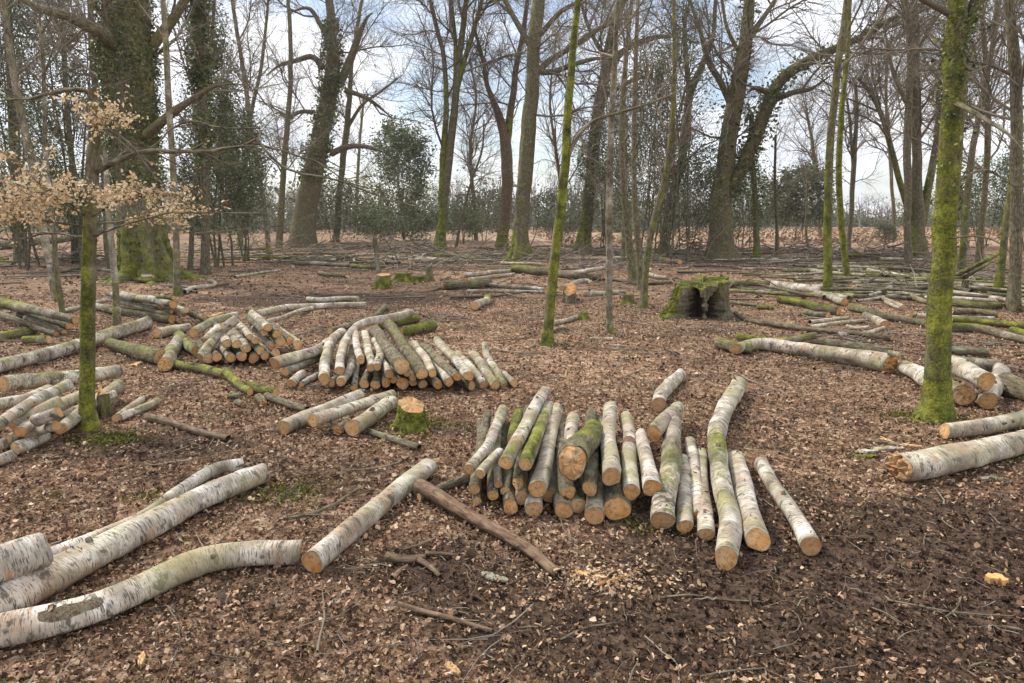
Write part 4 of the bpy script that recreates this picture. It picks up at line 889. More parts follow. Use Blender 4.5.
# ------------------------------------------------------------------ chips, bark slabs, moss on the ground
def slab(label, pts, wpx, thick, name='bark_slab', cat='bark', mat=None, lift=.02, tone=.9, moss=.1):
    P = smooth_path([pix((x, y, lift), 0) for x, y in pts], 10)
    wd = wpx * mpp(P[0]) * (np.sin(np.linspace(.25, 2.9, 10)) ** .5) * rng.uniform(.8, 1.2, 10)
    T = nrm(np.gradient(P, axis=0)); Sd = nrm(np.cross(T, [0, 0, 1.0]))
    u = np.linspace(-.5, .5, 6)
    curl = rng.uniform(.1, .35)
    top = P[:, None] + Sd[:, None] * (wd[:, None] * u)[:, :, None] + np.array([0, 0, 1.0]) * ((.25 - u ** 2) * curl * wd[:, None] + rng.normal(0, .003, (10, 6)))[:, :, None]
    V = np.concatenate([top.reshape(-1, 3), top.reshape(-1, 3) - [0, 0, thick]])
    Q = []
    g_ = lambda i, j, l: l * 60 + i * 6 + j
    for i in range(9):
        for j in range(5):
            Q.append((g_(i, j, 0), g_(i, j + 1, 0), g_(i + 1, j + 1, 0), g_(i + 1, j, 0))); Q.append((g_(i, j, 1), g_(i + 1, j, 1), g_(i + 1, j + 1, 1), g_(i, j + 1, 1)))
        Q.append((g_(i, 0, 0), g_(i + 1, 0, 0), g_(i + 1, 0, 1), g_(i, 0, 1))); Q.append((g_(i, 5, 0), g_(i, 5, 1), g_(i + 1, 5, 1), g_(i + 1, 5, 0)))
    for j in range(5):
        Q.append((g_(0, j, 0), g_(0, j, 1), g_(0, j + 1, 1), g_(0, j + 1, 0))); Q.append((g_(9, j, 0), g_(9, j + 1, 0), g_(9, j + 1, 1), g_(9, j, 1)))
    bc = V - P[0]
    o = mesh_obj(name, V, [np.array(Q)], mat or BARK, None, P[0], smooth=False, attrs={'moss': moss, 'tone': tone}, vecs={'bc': bc * (1 if mat is None else 3)})
    return tag(o, label, cat)
slab('long pale split bark slab lying left of the ragged orange-cut log', [(858, 452), (880, 448), (903, 447)], 9, .02, tone=.2, moss=.2)
slab('brown bark slab leaning over the pale split one by the orange-cut log', [(866, 440), (884, 441), (906, 445)], 9, .02, tone=1.3)
slab('tan bark strip lying crosswise behind the pale split slab', [(880, 437), (895, 443), (922, 446)], 7, .02, mat=CUT)
slab('mossy bark strip at the left tip of the bark slabs', [(852, 454), (866, 456), (876, 455)], 6, .02, tone=.9, moss=.9)
slab('flat grey stone-like bark piece on the mud near the right edge', [(980, 478), (995, 477), (1012, 482)], 10, .03, tone=.5)
slab('pale tan wedge of sawn wood lying on the mud at right', [(988, 577), (998, 576), (1008, 580)], 11, .035, name='wood_wedge', cat='wood wedge', mat=CUT, lift=.04)
slab('pale square chip of wood on the leaves behind the left beech stack', [(132, 365), (137, 363), (142, 361)], 7, .02, name='wood_chunk', cat='wood chunk', mat=CUT)
slab('orange-brown bark chip among the leaves at the bottom centre', [(446, 662), (453, 668), (459, 673)], 9, .015, name='bark_chip', cat='bark chip', mat=CUT, tone=.6)
slab('pale upright-looking wood chip among the leaves at the bottom left', [(140, 664), (141, 658), (142, 652)], 7, .02, name='wood_chunk', cat='wood chunk', mat=CUT)
slab('pale wood sliver lying at the tip of the brown bough', [(575, 570), (590, 575), (606, 577)], 6, .015, name='wood_sliver', cat='wood sliver', mat=CUT)
slab('long tan wood sliver below the one at the tip of the brown bough', [(596, 584), (610, 580), (625, 577)], 4, .012, name='wood_sliver', cat='wood sliver', mat=CUT)
slab('whitish bark flake lying right of the snapped dark branch pieces', [(482, 572), (495, 577), (508, 580)], 9, .01, tone=.5)
slab('rusty bark piece on the ground before the fallen birch trunk', [(790, 362), (808, 363), (826, 361)], 6, .02, tone=1.5)
slab('upright pale splinter of wood lying on the left middle stack', [(212, 316), (216, 314), (223, 312)], 5, .03, name='wood_chunk', cat='wood chunk', mat=CUT, lift=.35)
def chips(n, cs):
    p = []
    for (px, py, sx, sy, k) in cs:
        c = atZ(px, py, 0); x = c[0] + rng.normal(0, sx, k); y = c[1] + rng.normal(0, sy, k); p.append(np.stack([x, y, gh(x, y) + .02], -1))
    p = np.concatenate(p)
    tag(leaves('wood_chips', p, rng.uniform(.012, .04, len(p)), CHIP, flat=.8, wide=.8), 'pale sawn wood chips sprinkled on the ground around the cut logs', 'wood chips', kind='stuff')
chips(0, [(600, 580, .22, .07, 320), (890, 478, .25, .1, 60), (600, 530, .8, .1, 60), (390, 400, .9, .2, 40), (568, 308, .8, .4, 40), (870, 375, .6, .2, 50), (240, 375, 1.2, .4, 60), (640, 620, .8, .3, 60), (40, 465, .4, .1, 30), (420, 440, .4, .2, 40)])
mp = []
for (px, py, sx, sy, k) in [(287, 492, .17, .13, 700), (110, 440, .16, .12, 900), (150, 497, .1, .06, 120), (300, 258, 4, .5, 500), (428, 425, .2, .12, 500), (640, 528, .1, .05, 150), (930, 418, .22, .12, 700), (905, 415, .15, .06, 250), (770, 308, .4, .2, 200), (560, 346, .25, .15, 200), (1010, 318, .8, .3, 400),
                            (150, 283, 1.2, .5, 500), (60, 335, .4, .2, 250), (660, 300, .3, .2, 150), (950, 300, 1.5, .6, 300), (1000, 460, .2, .05, 150), (830, 365, .3, .1, 60), (250, 405, .3, .1, 120), (40, 500, .15, .1, 80), (700, 318, .9, .25, 200)]:
    c = atZ(px, py, 0); x = c[0] + rng.normal(0, sx, k); y = c[1] + rng.normal(0, sy, k); mp.append(np.stack([x, y, gh(x, y) + rng.uniform(.0, .03, k)], -1))
mp = np.concatenate(mp)
tag(leaves('ground_moss', mp, rng.uniform(.012, .032, len(mp)), MOSS, flat=.5, wide=.9), 'low green moss and grass tufts on the leaf litter', 'moss', kind='stuff')

# ------------------------------------------------------------------ trees
def grow(P0, D0, L, R0, nseg, wander, up, tip=.25):
    N = len(P0); P = np.zeros((N, nseg + 1, 3)); P[:, 0] = P0; D = nrm(D0)
    for i in range(nseg):
        D = nrm(D + rng.normal(0, wander, (N, 3)) + np.array([0, 0, up])); P[:, i + 1] = P[:, i] + D * (L / nseg)[:, None]
    R = R0[:, None] * np.linspace(1, tip, nseg + 1)[None]
    return P, R
def spawn(P, R, n, t0, ang, t1=1.0):
    """n children in all, chosen at random along the parents"""
    N, Sg, _ = P.shape
    wgt = np.linalg.norm(np.diff(P, axis=1), axis=2).sum(1); idx = rng.choice(N, n, p=wgt / wgt.sum())
    t = (t0 + (t1 - t0) * rng.random(n)) * (Sg - 1.001); i = t.astype(int); f = (t - i)[:, None]
    p = P[idx, i] * (1 - f) + P[idx, i + 1] * f; r = R[idx, i] * (1 - f[:, 0]) + R[idx, i + 1] * f[:, 0]
    T = nrm(P[idx, i + 1] - P[idx, i])
    q = nrm(np.cross(T, rng.normal(0, 1, (n, 3)))); a = rng.normal(ang, .25, n)[:, None]
    return p, nrm(T * np.cos(a) + q * np.sin(a)), r, idx
def trunk_mesh(mb, C, R, k, flare, moss, tone, base=True, butt=0):
    n = len(C); Vt, Qd, bc = tube_batch(C[None], R[None], k); Vt = Vt.reshape(n, k, 3)
    th = np.arange(k) * 2 * math.pi / k; z = (C[:, 2] - C[0, 2])[:, None]; ph = rng.uniform(0, 6.28, 4); s = np.arange(n)[:, None]
    m = 1 + .04 * np.sin(2 * th + ph[0] + z) + .03 * np.sin(3 * th + ph[1] - 1.3 * z) + .02 * np.sin(5 * th + ph[2] + z * 2.0) + .02 * np.sin(z * 5 + ph[3] + th) + rng.normal(0, .012, (n, k))
    if base:
        r0 = R[min(3, n - 1)]
        e = np.exp(-np.maximum(z, 0) / (r0 * 1.3 + .04))
        m = m + flare * e * (.6 + .75 * np.maximum(0, np.sin(4 * th + ph[1] + .5 * np.sin(th + ph[2]))) ** 1.2)
    if butt: m = m + butt * np.exp(-np.maximum(z, 0) / (R[4] * 1.5)) * (np.abs(np.sin(4.5 * th + ph[0] + .6 * np.sin(2 * th))) ** 1.5 - .45) + .05 * np.sin(9 * th + z * 3 + ph[2]) * np.sin(z * 4 + 3 * th)
    Vt = C[:, None] + (Vt - C[:, None]) * m[:, :, None]
    mo = np.interp(z[:, 0], [h for h, _ in moss], [v for _, v in moss])[:, None] * (.75 + .35 * np.sin(th + ph[0] + .4 * z))
    mo = np.maximum(mo, .2 + .1 * np.sin(th + ph[3]))
    mb.add(Vt.reshape(-1, 3), Qd, bc, moss=mo.ravel(), tone=tone)
def tree(name, label, stems, moss=((0, .6), (3, .2)), tone=.9, flare=.5, crown=(20, 120, 700), l1=3.0, h0=2.5, up=.06, ang=.8, wander=.16, Y=None, cat='tree', group=None,
         lean=0.0, ext=3.0, ivy=0, ivyh=(0, 6), limbs=(), twig_r=.005, ivy_size=.09, mossb=0.0, parts=True, foli=None, roots=0, rootl=1.0, tuft=0, dense=2.1, butt=0, slim=.9):
    """stems / limbs: pixel paths [(px, py, width px), ...] in the plane at the tree's distance; the first point of stem 0 is its foot"""
    fx, fy, _ = stems[0][0]
    b = atZ(fx, fy, 0) if Y is None else None
    if b is None:
        p = atY(fx, fy, Y); b = np.array([p[0], Y, float(gh(p[0], Y))])
    Yb = b[1]; m = mpp(b)
    root = tag(empty(name, b), label, cat, group)
    tm, cm = MB(), MB(); paths = []
    for si, path in enumerate(list(stems) + list(limbs)):
        islimb = si >= len(stems)
        pts = []
        for j, q in enumerate(path):
            dY = q[3] if len(q) > 3 else 0
            w3 = b if (si == 0 and j == 0) else atY(q[0], q[1], Yb + dY)
            pts.append([*w3, q[2] / 2 * m * slim])
        pts = np.array(pts)
        if si == 0: pts = np.vstack([[*(pts[0, :3] - [0, 0, .12]), pts[0, 3]], pts])
        if path[-1][1] <= 2 and ext:      # goes on above the frame
            d = nrm(pts[-1, :3] - pts[-2, :3]); pts = np.vstack([pts, [*(pts[-1, :3] + d * ext + [0, 0, .3]), pts[-1, 3] * .45]])
        ln = np.linalg.norm(np.diff(pts[:, :3], axis=0), axis=1).sum()
        C = smooth_path(pts, int(np.clip(ln / (.10 if Yb < 12 else .25), 12, 90)))
        R = np.maximum(C[:, 3], .004); C = C[:, :3]
        wob = rng.normal(0, 1, (len(C), 3)); 
        for _ in range(3): wob[1:-1] = (wob[:-2] + wob[1:-1] + wob[2:]) / 3
        wob[0] = 0; wob[:2] *= .2
        C = C + wob * np.minimum(R * .2, .04)[:, None]
        if islimb:
            R = R * np.interp(np.linspace(0, 1, len(R)), [0, .6, 1], [1, 1, .35])
            lm = MB(); trunk_mesh(lm, C, R, 9, 0, ((0, mossb), (1, mossb)), tone, base=False); lm.build('limb', BARK, root, loc=b)
        else:
            trunk_mesh(tm, C, R, 60 if butt else 24 if Yb < 14 else 14, flare if si == 0 else flare * .5, moss, tone, base=C[0, 2] < b[2] + .5, butt=butt if si == 0 else 0)
        paths.append((C, R))
    tm.build('trunk', BARK, root, loc=b)
    C0, R0_ = paths[0]; rb = R0_[min(4, len(R0_) - 1)]
    for q in range(roots):
        t = 2 * math.pi * (q + rng.uniform(-.3, .3)) / roots; dr_ = np.array([math.cos(t), math.sin(t), 0]); ln = rb * rootl * rng.uniform(.9, 1.6)
        s_ = np.linspace(0, 1, 14); sd_ = np.array([-dr_[1], dr_[0], 0])
        C = b + dr_ * (rb * .45 + s_[:, None] * ln) + sd_ * (np.sin(s_ * 4 + t) * .18 * ln * s_)[:, None]
        C[:, 2] = gh(C[:, 0], C[:, 1]) + rb * 1.0 * np.exp(-s_ * 4.2) - rb * .05 - s_ ** 2 * rb * .14
        rm = MB(); trunk_mesh(rm, C, rb * (.48 - .36 * s_) * rng.uniform(.8, 1.15), 10, 0, ((-9, moss[0][1]), (9, moss[0][1] * .8)), tone, base=False); rm.build('root', BARK, root, loc=b)
    if tuft:
        mz = tuft; pick = []
        for C, R in paths[:1]:
            i = rng.integers(0, len(C), mz); zz = C[i, 2] - b[2]; kk = rng.random(mz) < np.interp(zz, [h for h, _ in moss], [min(v, 1) for _, v in moss]) ** 2.5
            i = i[kk]; t = rng.uniform(0, 6.28, len(i)); fl = 1 + flare * 1.0 * np.exp(-np.maximum(zz[kk], 0) / (R[i] * 1.3 + .04))
            pick.append(C[i] + np.stack([np.cos(t) * R[i] * fl, np.sin(t) * R[i] * fl, rng.normal(0, .04, len(i))], -1))
        pick = np.concatenate(pick); leaves('moss_leaves', pick, np.clip(rb * .13, .012, .12) * rng.uniform(.5, 1.4, len(pick)), MOSS, root, loc=b, wide=.8)
    # crown
    n1, n2, n3 = crown
    if n1:
        PP = np.stack([smooth_path(np.c_[C, R], 24) for C, R in paths]); P_, R_ = PP[:, :, :3], PP[:, :, 3]
        # push spawn points above h0
        a, d, r, idx = spawn(P_, R_, n1 * 5, .05, ang)
        ok = np.where(a[:, 2] > b[2] + h0)[0][:n1]
        a, d, r = a[ok], d[ok], r[ok]
        if len(ok):
            L = 1.25 * l1 * rng.uniform(.4, 1.3, len(ok)); r1 = np.minimum(r * .5, L * .009 + .004)
            P1, R1 = grow(a, d, L, r1, 7, wander, up)
            tw = MB(); tw.tubes(P1, R1, 5)
            n2, n3 = int(n2 * dense), int(n3 * dense)
            a, d, r, _ = spawn(P1, R1, n2, .15, .75); L = l1 * .45 * rng.uniform(.5, 1.3, n2)
            P2, R2 = grow(a, d, L, np.maximum(r * .6, twig_r), 5, wander * 1.1, up * .7)
            V2, Q2, B2 = tube_batch(P2, R2, 3)
            a, d, r, _ = spawn(P2, R2, n3, .1, .7); L = l1 * .22 * rng.uniform(.4, 1.4, n3)
            P3, R3 = grow(a, d, L, np.maximum(r * .6, twig_r * .7), 3, wander * 1.2, up * .5)
            tw.add(V2, Q2, B2); tw.tubes(P3, R3, 3)
            tw.build('crown', TWIG, root, loc=b)
            if foli:
                mat, nf, sz = foli
                a, d, r, _ = spawn(P3, R3, nf, .1, .7)
                leaves('foliage', a + rng.normal(0, sz, a.shape), sz * rng.uniform(.6, 1.3, nf), mat, root, loc=b)
    if ivy:
        pos = []
        for C, R in paths[:len(stems)]:
            i = rng.integers(0, len(C), ivy); z = C[i, 2] - b[2]
            dens = .5 + .5 * np.sin(z * 2.3 + i * .2)
            k_ = (z > ivyh[0]) & (z < ivyh[1]) & (rng.random(ivy) < .35 + .65 * dens)
            i = i[k_]; t = rng.uniform(0, 6.28, len(i)); rr_ = R[i] * 1.02 + np.abs(rng.normal(0, ivy_size * 1.3, len(i)))
            pos.append(C[i] + np.stack([np.cos(t) * rr_, np.sin(t) * rr_, rng.normal(0, .15, len(i))], -1))
        pos = np.concatenate(pos)
        if len(pos): leaves('ivy', pos, ivy_size * rng.uniform(.6, 1.4, len(pos)), IVY, root, loc=b, droop=.8)
    return root, b, paths

# --- near trees
root, b, pth = tree('beech_tree', 'young beech with a snapped top and moss-green trunk standing beside the left log stack', [[(90, 430, 19), (88, 400, 15), (87.5, 330, 14.5), (88, 250, 14), (91, 180, 13), (94, 130, 12), (95.5, 90, 11)]],
    moss=((0, 1.2), (.9, 1.0), (1.6, .9), (2.2, .5), (3.2, .15)), tone=.62, flare=.45, crown=(0, 0, 0), ext=0, roots=5, rootl=1.3, tuft=500)
m6 = mpp(b); Yb = b[1]
leafp = []
BR = [([(95, 97), (88, 91), (65, 87), (30, 95), (-10, 98)], 4, 0), ([(96, 172), (112, 163), (130, 155), (150, 149), (200, 150), (240, 145), (257, 139)], 5.5, -.1),
      ([(99, 127), (118, 131), (135, 146), (150, 165), (168, 186)], 2.6, -.2), ([(257, 139), (272, 158), (300, 172), (340, 179), (385, 197), (432, 210)], 2.6, -.1),
      ([(250, 142), (285, 153), (320, 166), (352, 186), (395, 195)], 2.0, .1), ([(150, 149), (185, 124), (225, 126), (262, 126)], 2.2, .1), ([(258, 139), (262, 128), (275, 150), (282, 166)], 1.5, .1),
      ([(92, 236), (120, 229), (165, 218), (210, 217), (262, 218)], 2.4, -.3), ([(88, 93), (62, 88), (55, 112), (70, 150), (87, 186)], 2.4, .1), ([(150, 149), (172, 160), (190, 166), (215, 160)], 1.8, .1),
      ([(200, 150), (230, 160), (262, 168)], 1.4, .2), ([(88, 238), (55, 233), (20, 238), (-20, 236)], 2.5, .1), ([(340, 179), (380, 176), (420, 186)], 1.2, .1), ([(165, 218), (190, 232), (245, 228), (290, 222)], 1.6, .1)]
LEAFB = [([(88, 218), (60, 200), (30, 178), (-5, 148)], 2.4, -.3), ([(88, 228), (50, 219), (20, 218), (-15, 224)], 2.4, -.2), ([(90, 218), (120, 203), (160, 192), (197, 212)], 2.4, -.3), ([(93, 224), (135, 217), (170, 210), (192, 207)], 2.0, .1),
         ([(85, 205), (55, 190), (22, 203), (-10, 206)], 2.0, -.4), ([(30, 178), (45, 186), (70, 192)], 1.3, -.2), ([(98, 128), (108, 118), (120, 109)], 1.4, -.1), ([(90, 200), (118, 192), (140, 186)], 1.4, -.5), ([(20, 218), (5, 205), (-10, 190)], 1.3, -.3), ([(60, 200), (30, 195), (0, 180)], 1.3, -.6)]
for pts, wd, dY in BR + LEAFB:
    C = np.array([atY(x, y, Yb + dY * min(1, j)) for j, (x, y) in enumerate(pts)])
    isleaf = (pts, wd, dY) in LEAFB; br = MB()
    P = smooth_path(C, 26); P[1:] += np.cumsum(rng.normal(0, .008, (25, 3)), 0) * .6
    R = np.linspace(wd / 2, wd / 5, 26) * m6
    br.tubes(P[None], R[None], 6, moss=.05, tone=.7)
    ns = 14 if isleaf else 9
    a, d, r, _ = spawn(P[None], R[None], ns, .25, .8); d[:, 2] *= .4
    P1, R1 = grow(a, d, rng.uniform(.12, .42, ns), np.maximum(r * .55, .0022), 5, .14, .02)
    br.tubes(P1, R1, 4, moss=0, tone=.8)
    a2, d2, r2, _ = spawn(P1, R1, ns * 2, .3, .8)
    P2, R2 = grow(a2, d2, rng.uniform(.06, .2, ns * 2), np.maximum(r2 * .5, .0016), 3, .15, 0)
    br.tubes(P2, R2, 3, moss=0, tone=.8)
    if isleaf:
        for Pq, nn in ((P[None], 60), (P1, 150), (P2, 170)):
            a, d, r, _ = spawn(Pq, np.ones(Pq.shape[:2]), nn, .3 if nn == 60 else .1, .7); leafp.append(a + rng.normal(0, .02, a.shape) - [0, 0, .012])
    elif wd in (5.5, 2.6):
        a, d, r, _ = spawn(P1, R1, 7, .4, .7); leafp.append(a - [0, 0, .02])
    br.build('branch', BARK, root, loc=b)
lp = np.concatenate(leafp); leaves('dry_leaves', lp, rng.uniform(.02, .046, len(lp)), BEECH, root, loc=b, droop=.9, wide=.85)

tree('oak_tree', 'tall ivy-tufted oak with a mossy foot leaning right, nearest tree on the right', [[(933, 418, 33), (936, 385, 27), (940, 320, 24), (944, 250, 22.5), (949, 170, 21), (953, 100, 20.5), (955, 50, 19.5), (957, 0, 17)], [(953, 70, 13), (965, 30, 11), (976, 0, 10)]],
     moss=((0, 1.2), (.3, .95), (.7, .58), (3, .56), (6, .5)), tone=.8, flare=.5, roots=7, rootl=1.3, tuft=1500, crown=(5, 40, 200), l1=2.0, h0=2.4, ivy=2600, ivyh=(2.0, 7), ivy_size=.035, wander=.2,
     limbs=[[(951, 100, 6), (985, 118, 4, -.5), (1010, 135, 3, -.8), (1030, 160, 2, -1)], [(944, 190, 4), (985, 170, 3, .5), (1020, 190, 2, .8)], [(938, 240, 2.2), (975, 236, 2, -.3), (1000, 243, 1.6, -.5), (1014, 258, 1.2, -.5)]])
tree('young_tree', 'slender moss-green young tree with one long side branch, alone in the central clearing', [[(548, 345, 14), (549, 320, 11), (553, 270, 11), (560, 215, 10.5), (565, 165, 9.5), (567, 120, 8.5), (572, 60, 7), (578, 0, 6)]],
     moss=((0, 1.25), (3, 1.05), (5.5, .85)), tone=.6, flare=.4, roots=5, rootl=1.5, tuft=500, crown=(7, 50, 220), l1=1.4, h0=1.8, mossb=.3, ext=2, limbs=[[(565, 165, 5), (576, 140, 4.4), (592, 122, 3.6), (620, 112, 3), (650, 103, 2.6), (690, 85, 2), (712, 62, 1.4)]], wander=.13)
tree('birch_tree', 'pale slim birch standing right of the slender moss-green young tree', [[(610, 333, 9), (609.5, 315, 7.5), (609, 250, 7.5), (610, 170, 7), (613, 90, 6), (618, 0, 4.5)]], moss=((0, .8), (.35, .5), (.5, .05), (5, 0)), tone=.55, flare=.35, crown=(9, 60, 220), l1=1.3, h0=2.2, ang=.6)
tree('young_tree', 'dark crooked mossy stem beside the small dark stump, leaning right', [[(643, 308, 10), (645, 285, 7.5), (649, 245, 7.5), (658, 205, 7), (667, 165, 6.5), (673, 110, 5), (675, 50, 4), (674, 0, 3.5)]], moss=((0, .7), (2, .5), (4, .4)), tone=1.0, crown=(10, 70, 260), l1=1.6, h0=2.2)
tree('young_tree', 'grey-brown trunk behind the pale slim birch, cut through by a shadowed hole', [[(634, 283, 11), (632, 265, 9), (628, 230, 8.5), (624, 190, 7.5), (622, 120, 6.5), (626, 60, 5), (632, 0, 4)]], moss=((0, .3), (4, .2)), tone=.8, crown=(12, 80, 300), l1=1.8, h0=2.0, foli=(HOLLY, 500, .06))
tree('young_tree', 'brown trunk just left of the dark crooked mossy stem', [[(641, 290, 8), (640, 265, 7), (636, 225, 6.5), (634, 170, 6), (635, 90, 5), (638, 0, 3.5)]], moss=((0, .3), (4, .15)), tone=1.1, crown=(12, 80, 260), l1=1.6, h0=2.4)
tree('young_tree', 'slim moss-covered stem rising straight at right, left one of a pair', [[(828, 291, 10), (828, 265, 8.5), (828, 215, 8.5), (830, 150, 8), (836, 80, 7.5), (843, 30, 6.5), (847, 0, 6)]], moss=((0, .9), (3, .75), (8, .5)), tone=.8, crown=(6, 50, 240), l1=2.0, h0=5)
tree('young_tree', 'slimmer moss-covered stem right of its straight partner, slightly bowed', [[(847, 281, 8.5), (845, 260, 7), (841, 215, 6.5), (839, 170, 6), (842, 110, 5.5), (848, 50, 4.5), (850, 0, 4)]], moss=((0, .9), (3, .8), (8, .55)), tone=.7, crown=(6, 50, 240), l1=1.8, h0=4.5)
tree('birch_tree', 'leaning pale birch stem on the far left beyond the log stack', [[(56, 300, 9), (51, 270, 7.5), (42, 225, 8), (33, 170, 8), (22, 115, 8), (10, 55, 7), (2, 0, 6)]], moss=((0, .6), (.5, .15), (6, .1)), tone=.52, crown=(6, 40, 160), l1=1.5, h0=3)
tree('birch_tree', 'thin bent birch sapling growing from the far left log stack', [[(64, 331, 6.5), (61, 305, 5.5), (56, 270, 5.5), (53, 225, 5), (46, 160, 4.5), (44, 90, 4), (40, 20, 3)]], moss=((0, .5), (1.2, .35), (4, .1)), tone=.58, crown=(8, 50, 160), l1=1.0, h0=1.8)
tree('birch_tree', 'pale lichen-spotted birch sapling behind the long blotched log', [[(117, 325, 8), (115.5, 290, 6.5), (112, 245, 6), (107, 190, 5.5), (104, 150, 4.5)]], moss=((0, .55), (1, .3), (3, .1)), tone=.5, crown=(4, 24, 80), l1=.8, h0=1.5)
tree('birch_tree', 'thin straight pale birch in front of the ivy oak', [[(178, 296, 9), (177, 270, 7), (175, 220, 6.5), (172, 150, 6.5), (167, 70, 6), (163, 0, 5)]], moss=((0, .6), (.5, .15), (6, 0)), tone=.55, crown=(8, 60, 240), l1=1.6, h0=3)

# --- middle distance
r_, bO, pO = tree('oak_tree', 'massive ivy-clad old oak with bright moss over its spreading foot', [[(150, 279, 50), (146, 255, 47), (141, 215, 44), (136, 170, 44), (131, 120, 46), (127, 60, 50), (124, 0, 44)]],
     moss=((0, 1.1), (1.5, .95), (2.3, .42), (7, .3)), tone=.95, flare=.35, butt=.6, roots=10, rootl=1.7, tuft=11000, crown=(26, 200, 1300), l1=4.0, h0=4, ivy=26000, ivyh=(2.6, 12), ivy_size=.085,
     limbs=[[(122, 55, 14), (104, 34, 13, -1), (80, 22, 11, -1.5), (60, 14, 9, -2), (35, 6, 7, -2), (8, -12, 4, -2)], [(115, 28, 7), (98, 10, 6), (86, -10, 5)], [(146, 135, 9, -.8), (165, 118, 9, -1.2), (190, 100, 6, -1.4), (214, 86, 4, -1.5), (240, 84, 2, -1.5), (262, 92, 1, -1.4)], [(140, 60, 12), (165, 30, 10), (185, 0, 8)]], mossb=.35)
tree('oak_tree', 'ancient leaning oak with ivy round its broken reddish crown limbs', [[(302, 247, 29), (304, 220, 24), (313, 175, 22), (321, 135, 19), (328, 100, 17), (333, 65, 15), (332, 30, 10), (329, 0, 8)]], moss=((0, .25), (3, .15), (9, .1)), tone=1.15, flare=.5,
     crown=(34, 260, 1900), l1=4.5, h0=8, ivy=10000, ivyh=(4.5, 14.5), ivy_size=.17, wander=.24, ang=.95,
     limbs=[[(340, 82, 10), (350, 60, 8), (358, 36, 7), (366, 18, 6), (373, 12, 4)], [(323, 68, 7), (312, 57, 6), (298, 60, 5), (280, 65, 4), (266, 76, 3)], [(331, 154, 7), (345, 147, 6), (362, 146, 5), (378, 150, 4), (392, 156, 2)], [(328, 40, 6), (318, 20, 5), (308, 8, 4), (290, 12, 3)], [(345, 90, 6), (370, 100, 4), (392, 118, 3)], [(315, 112, 5), (300, 112, 4), (288, 118, 4), (278, 112, 3), (272, 116, 2)]])
tree('beech_tree', 'beech with several ascending stems and a moss-green foot, centre left', [[(440, 249, 15), (441, 235, 11), (445, 200, 9.5), (450, 150, 8.5), (454, 110, 8), (459, 60, 7), (466, 0, 5)], [(441, 205, 7), (443, 160, 6.5), (446, 110, 6), (444, 60, 5), (437, 30, 4.5), (430, 0, 4)], [(455, 95, 6), (468, 50, 5), (482, 0, 4)], [(455, 85, 5), (455, 40, 4), (451, 0, 4)]],
     moss=((0, 1.1), (1.5, .95), (4, .6), (9, .35)), tone=.7, flare=.5, roots=6, tuft=800, crown=(34, 420, 3400), l1=5.0, h0=5.0, ang=.85, up=.03, wander=.15)
tree('oak_tree', 'reddish forked oak trunk behind the buttressed mossy tree', [[(501, 249, 14), (504, 225, 12), (507, 190, 12), (506, 150, 13), (502, 125, 10), (493, 100, 6), (487, 85, 5), (483, 60, 4), (475, 30, 3)], [(507, 140, 9), (511, 105, 7), (517, 65, 6), (525, 20, 5), (528, 0, 4)]], moss=((0, .9), (1.2, .6), (2, .1), (9, 0)), tone=1.5, flare=.3, crown=(34, 240, 1700), l1=3.8, h0=6, wander=.22)
tree('oak_tree', 'buttressed oak with mossy root flares and long limbs reaching right', [[(521, 260, 26), (521, 240, 18), (523, 200, 16.5), (527, 150, 15.5), (531, 100, 15), (534, 50, 14), (539, 0, 12)]], moss=((0, 1.2), (1.0, .9), (2.0, .45), (5, .3), (9, .1)), tone=.85, flare=.5, butt=.35, roots=8, rootl=1.5, tuft=900, crown=(30, 260, 2000), l1=4, h0=5.5, wander=.2,
     limbs=[[(533, 78, 8), (545, 64, 7), (560, 54, 6), (580, 42, 6), (600, 28, 5), (625, 18, 4), (655, 6, 3)], [(532, 70, 7), (552, 72, 6), (575, 64, 5), (600, 58, 4), (628, 62, 3)], [(530, 45, 7), (515, 20, 6), (505, 0, 5)], [(540, 35, 6), (560, 12, 5), (580, 0, 4)]])
tree('oak_tree', 'tall grey oak leaning right behind the pale slim birch', [[(583, 252, 17), (585, 235, 14), (590, 190, 13), (595, 140, 13), (601, 95, 12), (609, 50, 11), (617, 15, 10), (622, 0, 9)]], moss=((0, .9), (2, .6), (4, .25), (10, .1)), tone=.85, flare=.5, crown=(30, 240, 1900), l1=3.8, h0=5.5, ivy=1500, ivyh=(4, 12), ivy_size=.16,
     limbs=[[(604, 78, 8), (622, 52, 7), (645, 40, 6), (672, 36, 4), (700, 44, 3)], [(598, 100, 6), (618, 88, 5), (640, 78, 4), (662, 80, 3)], [(606, 60, 5), (590, 30, 4), (580, 0, 3)]])
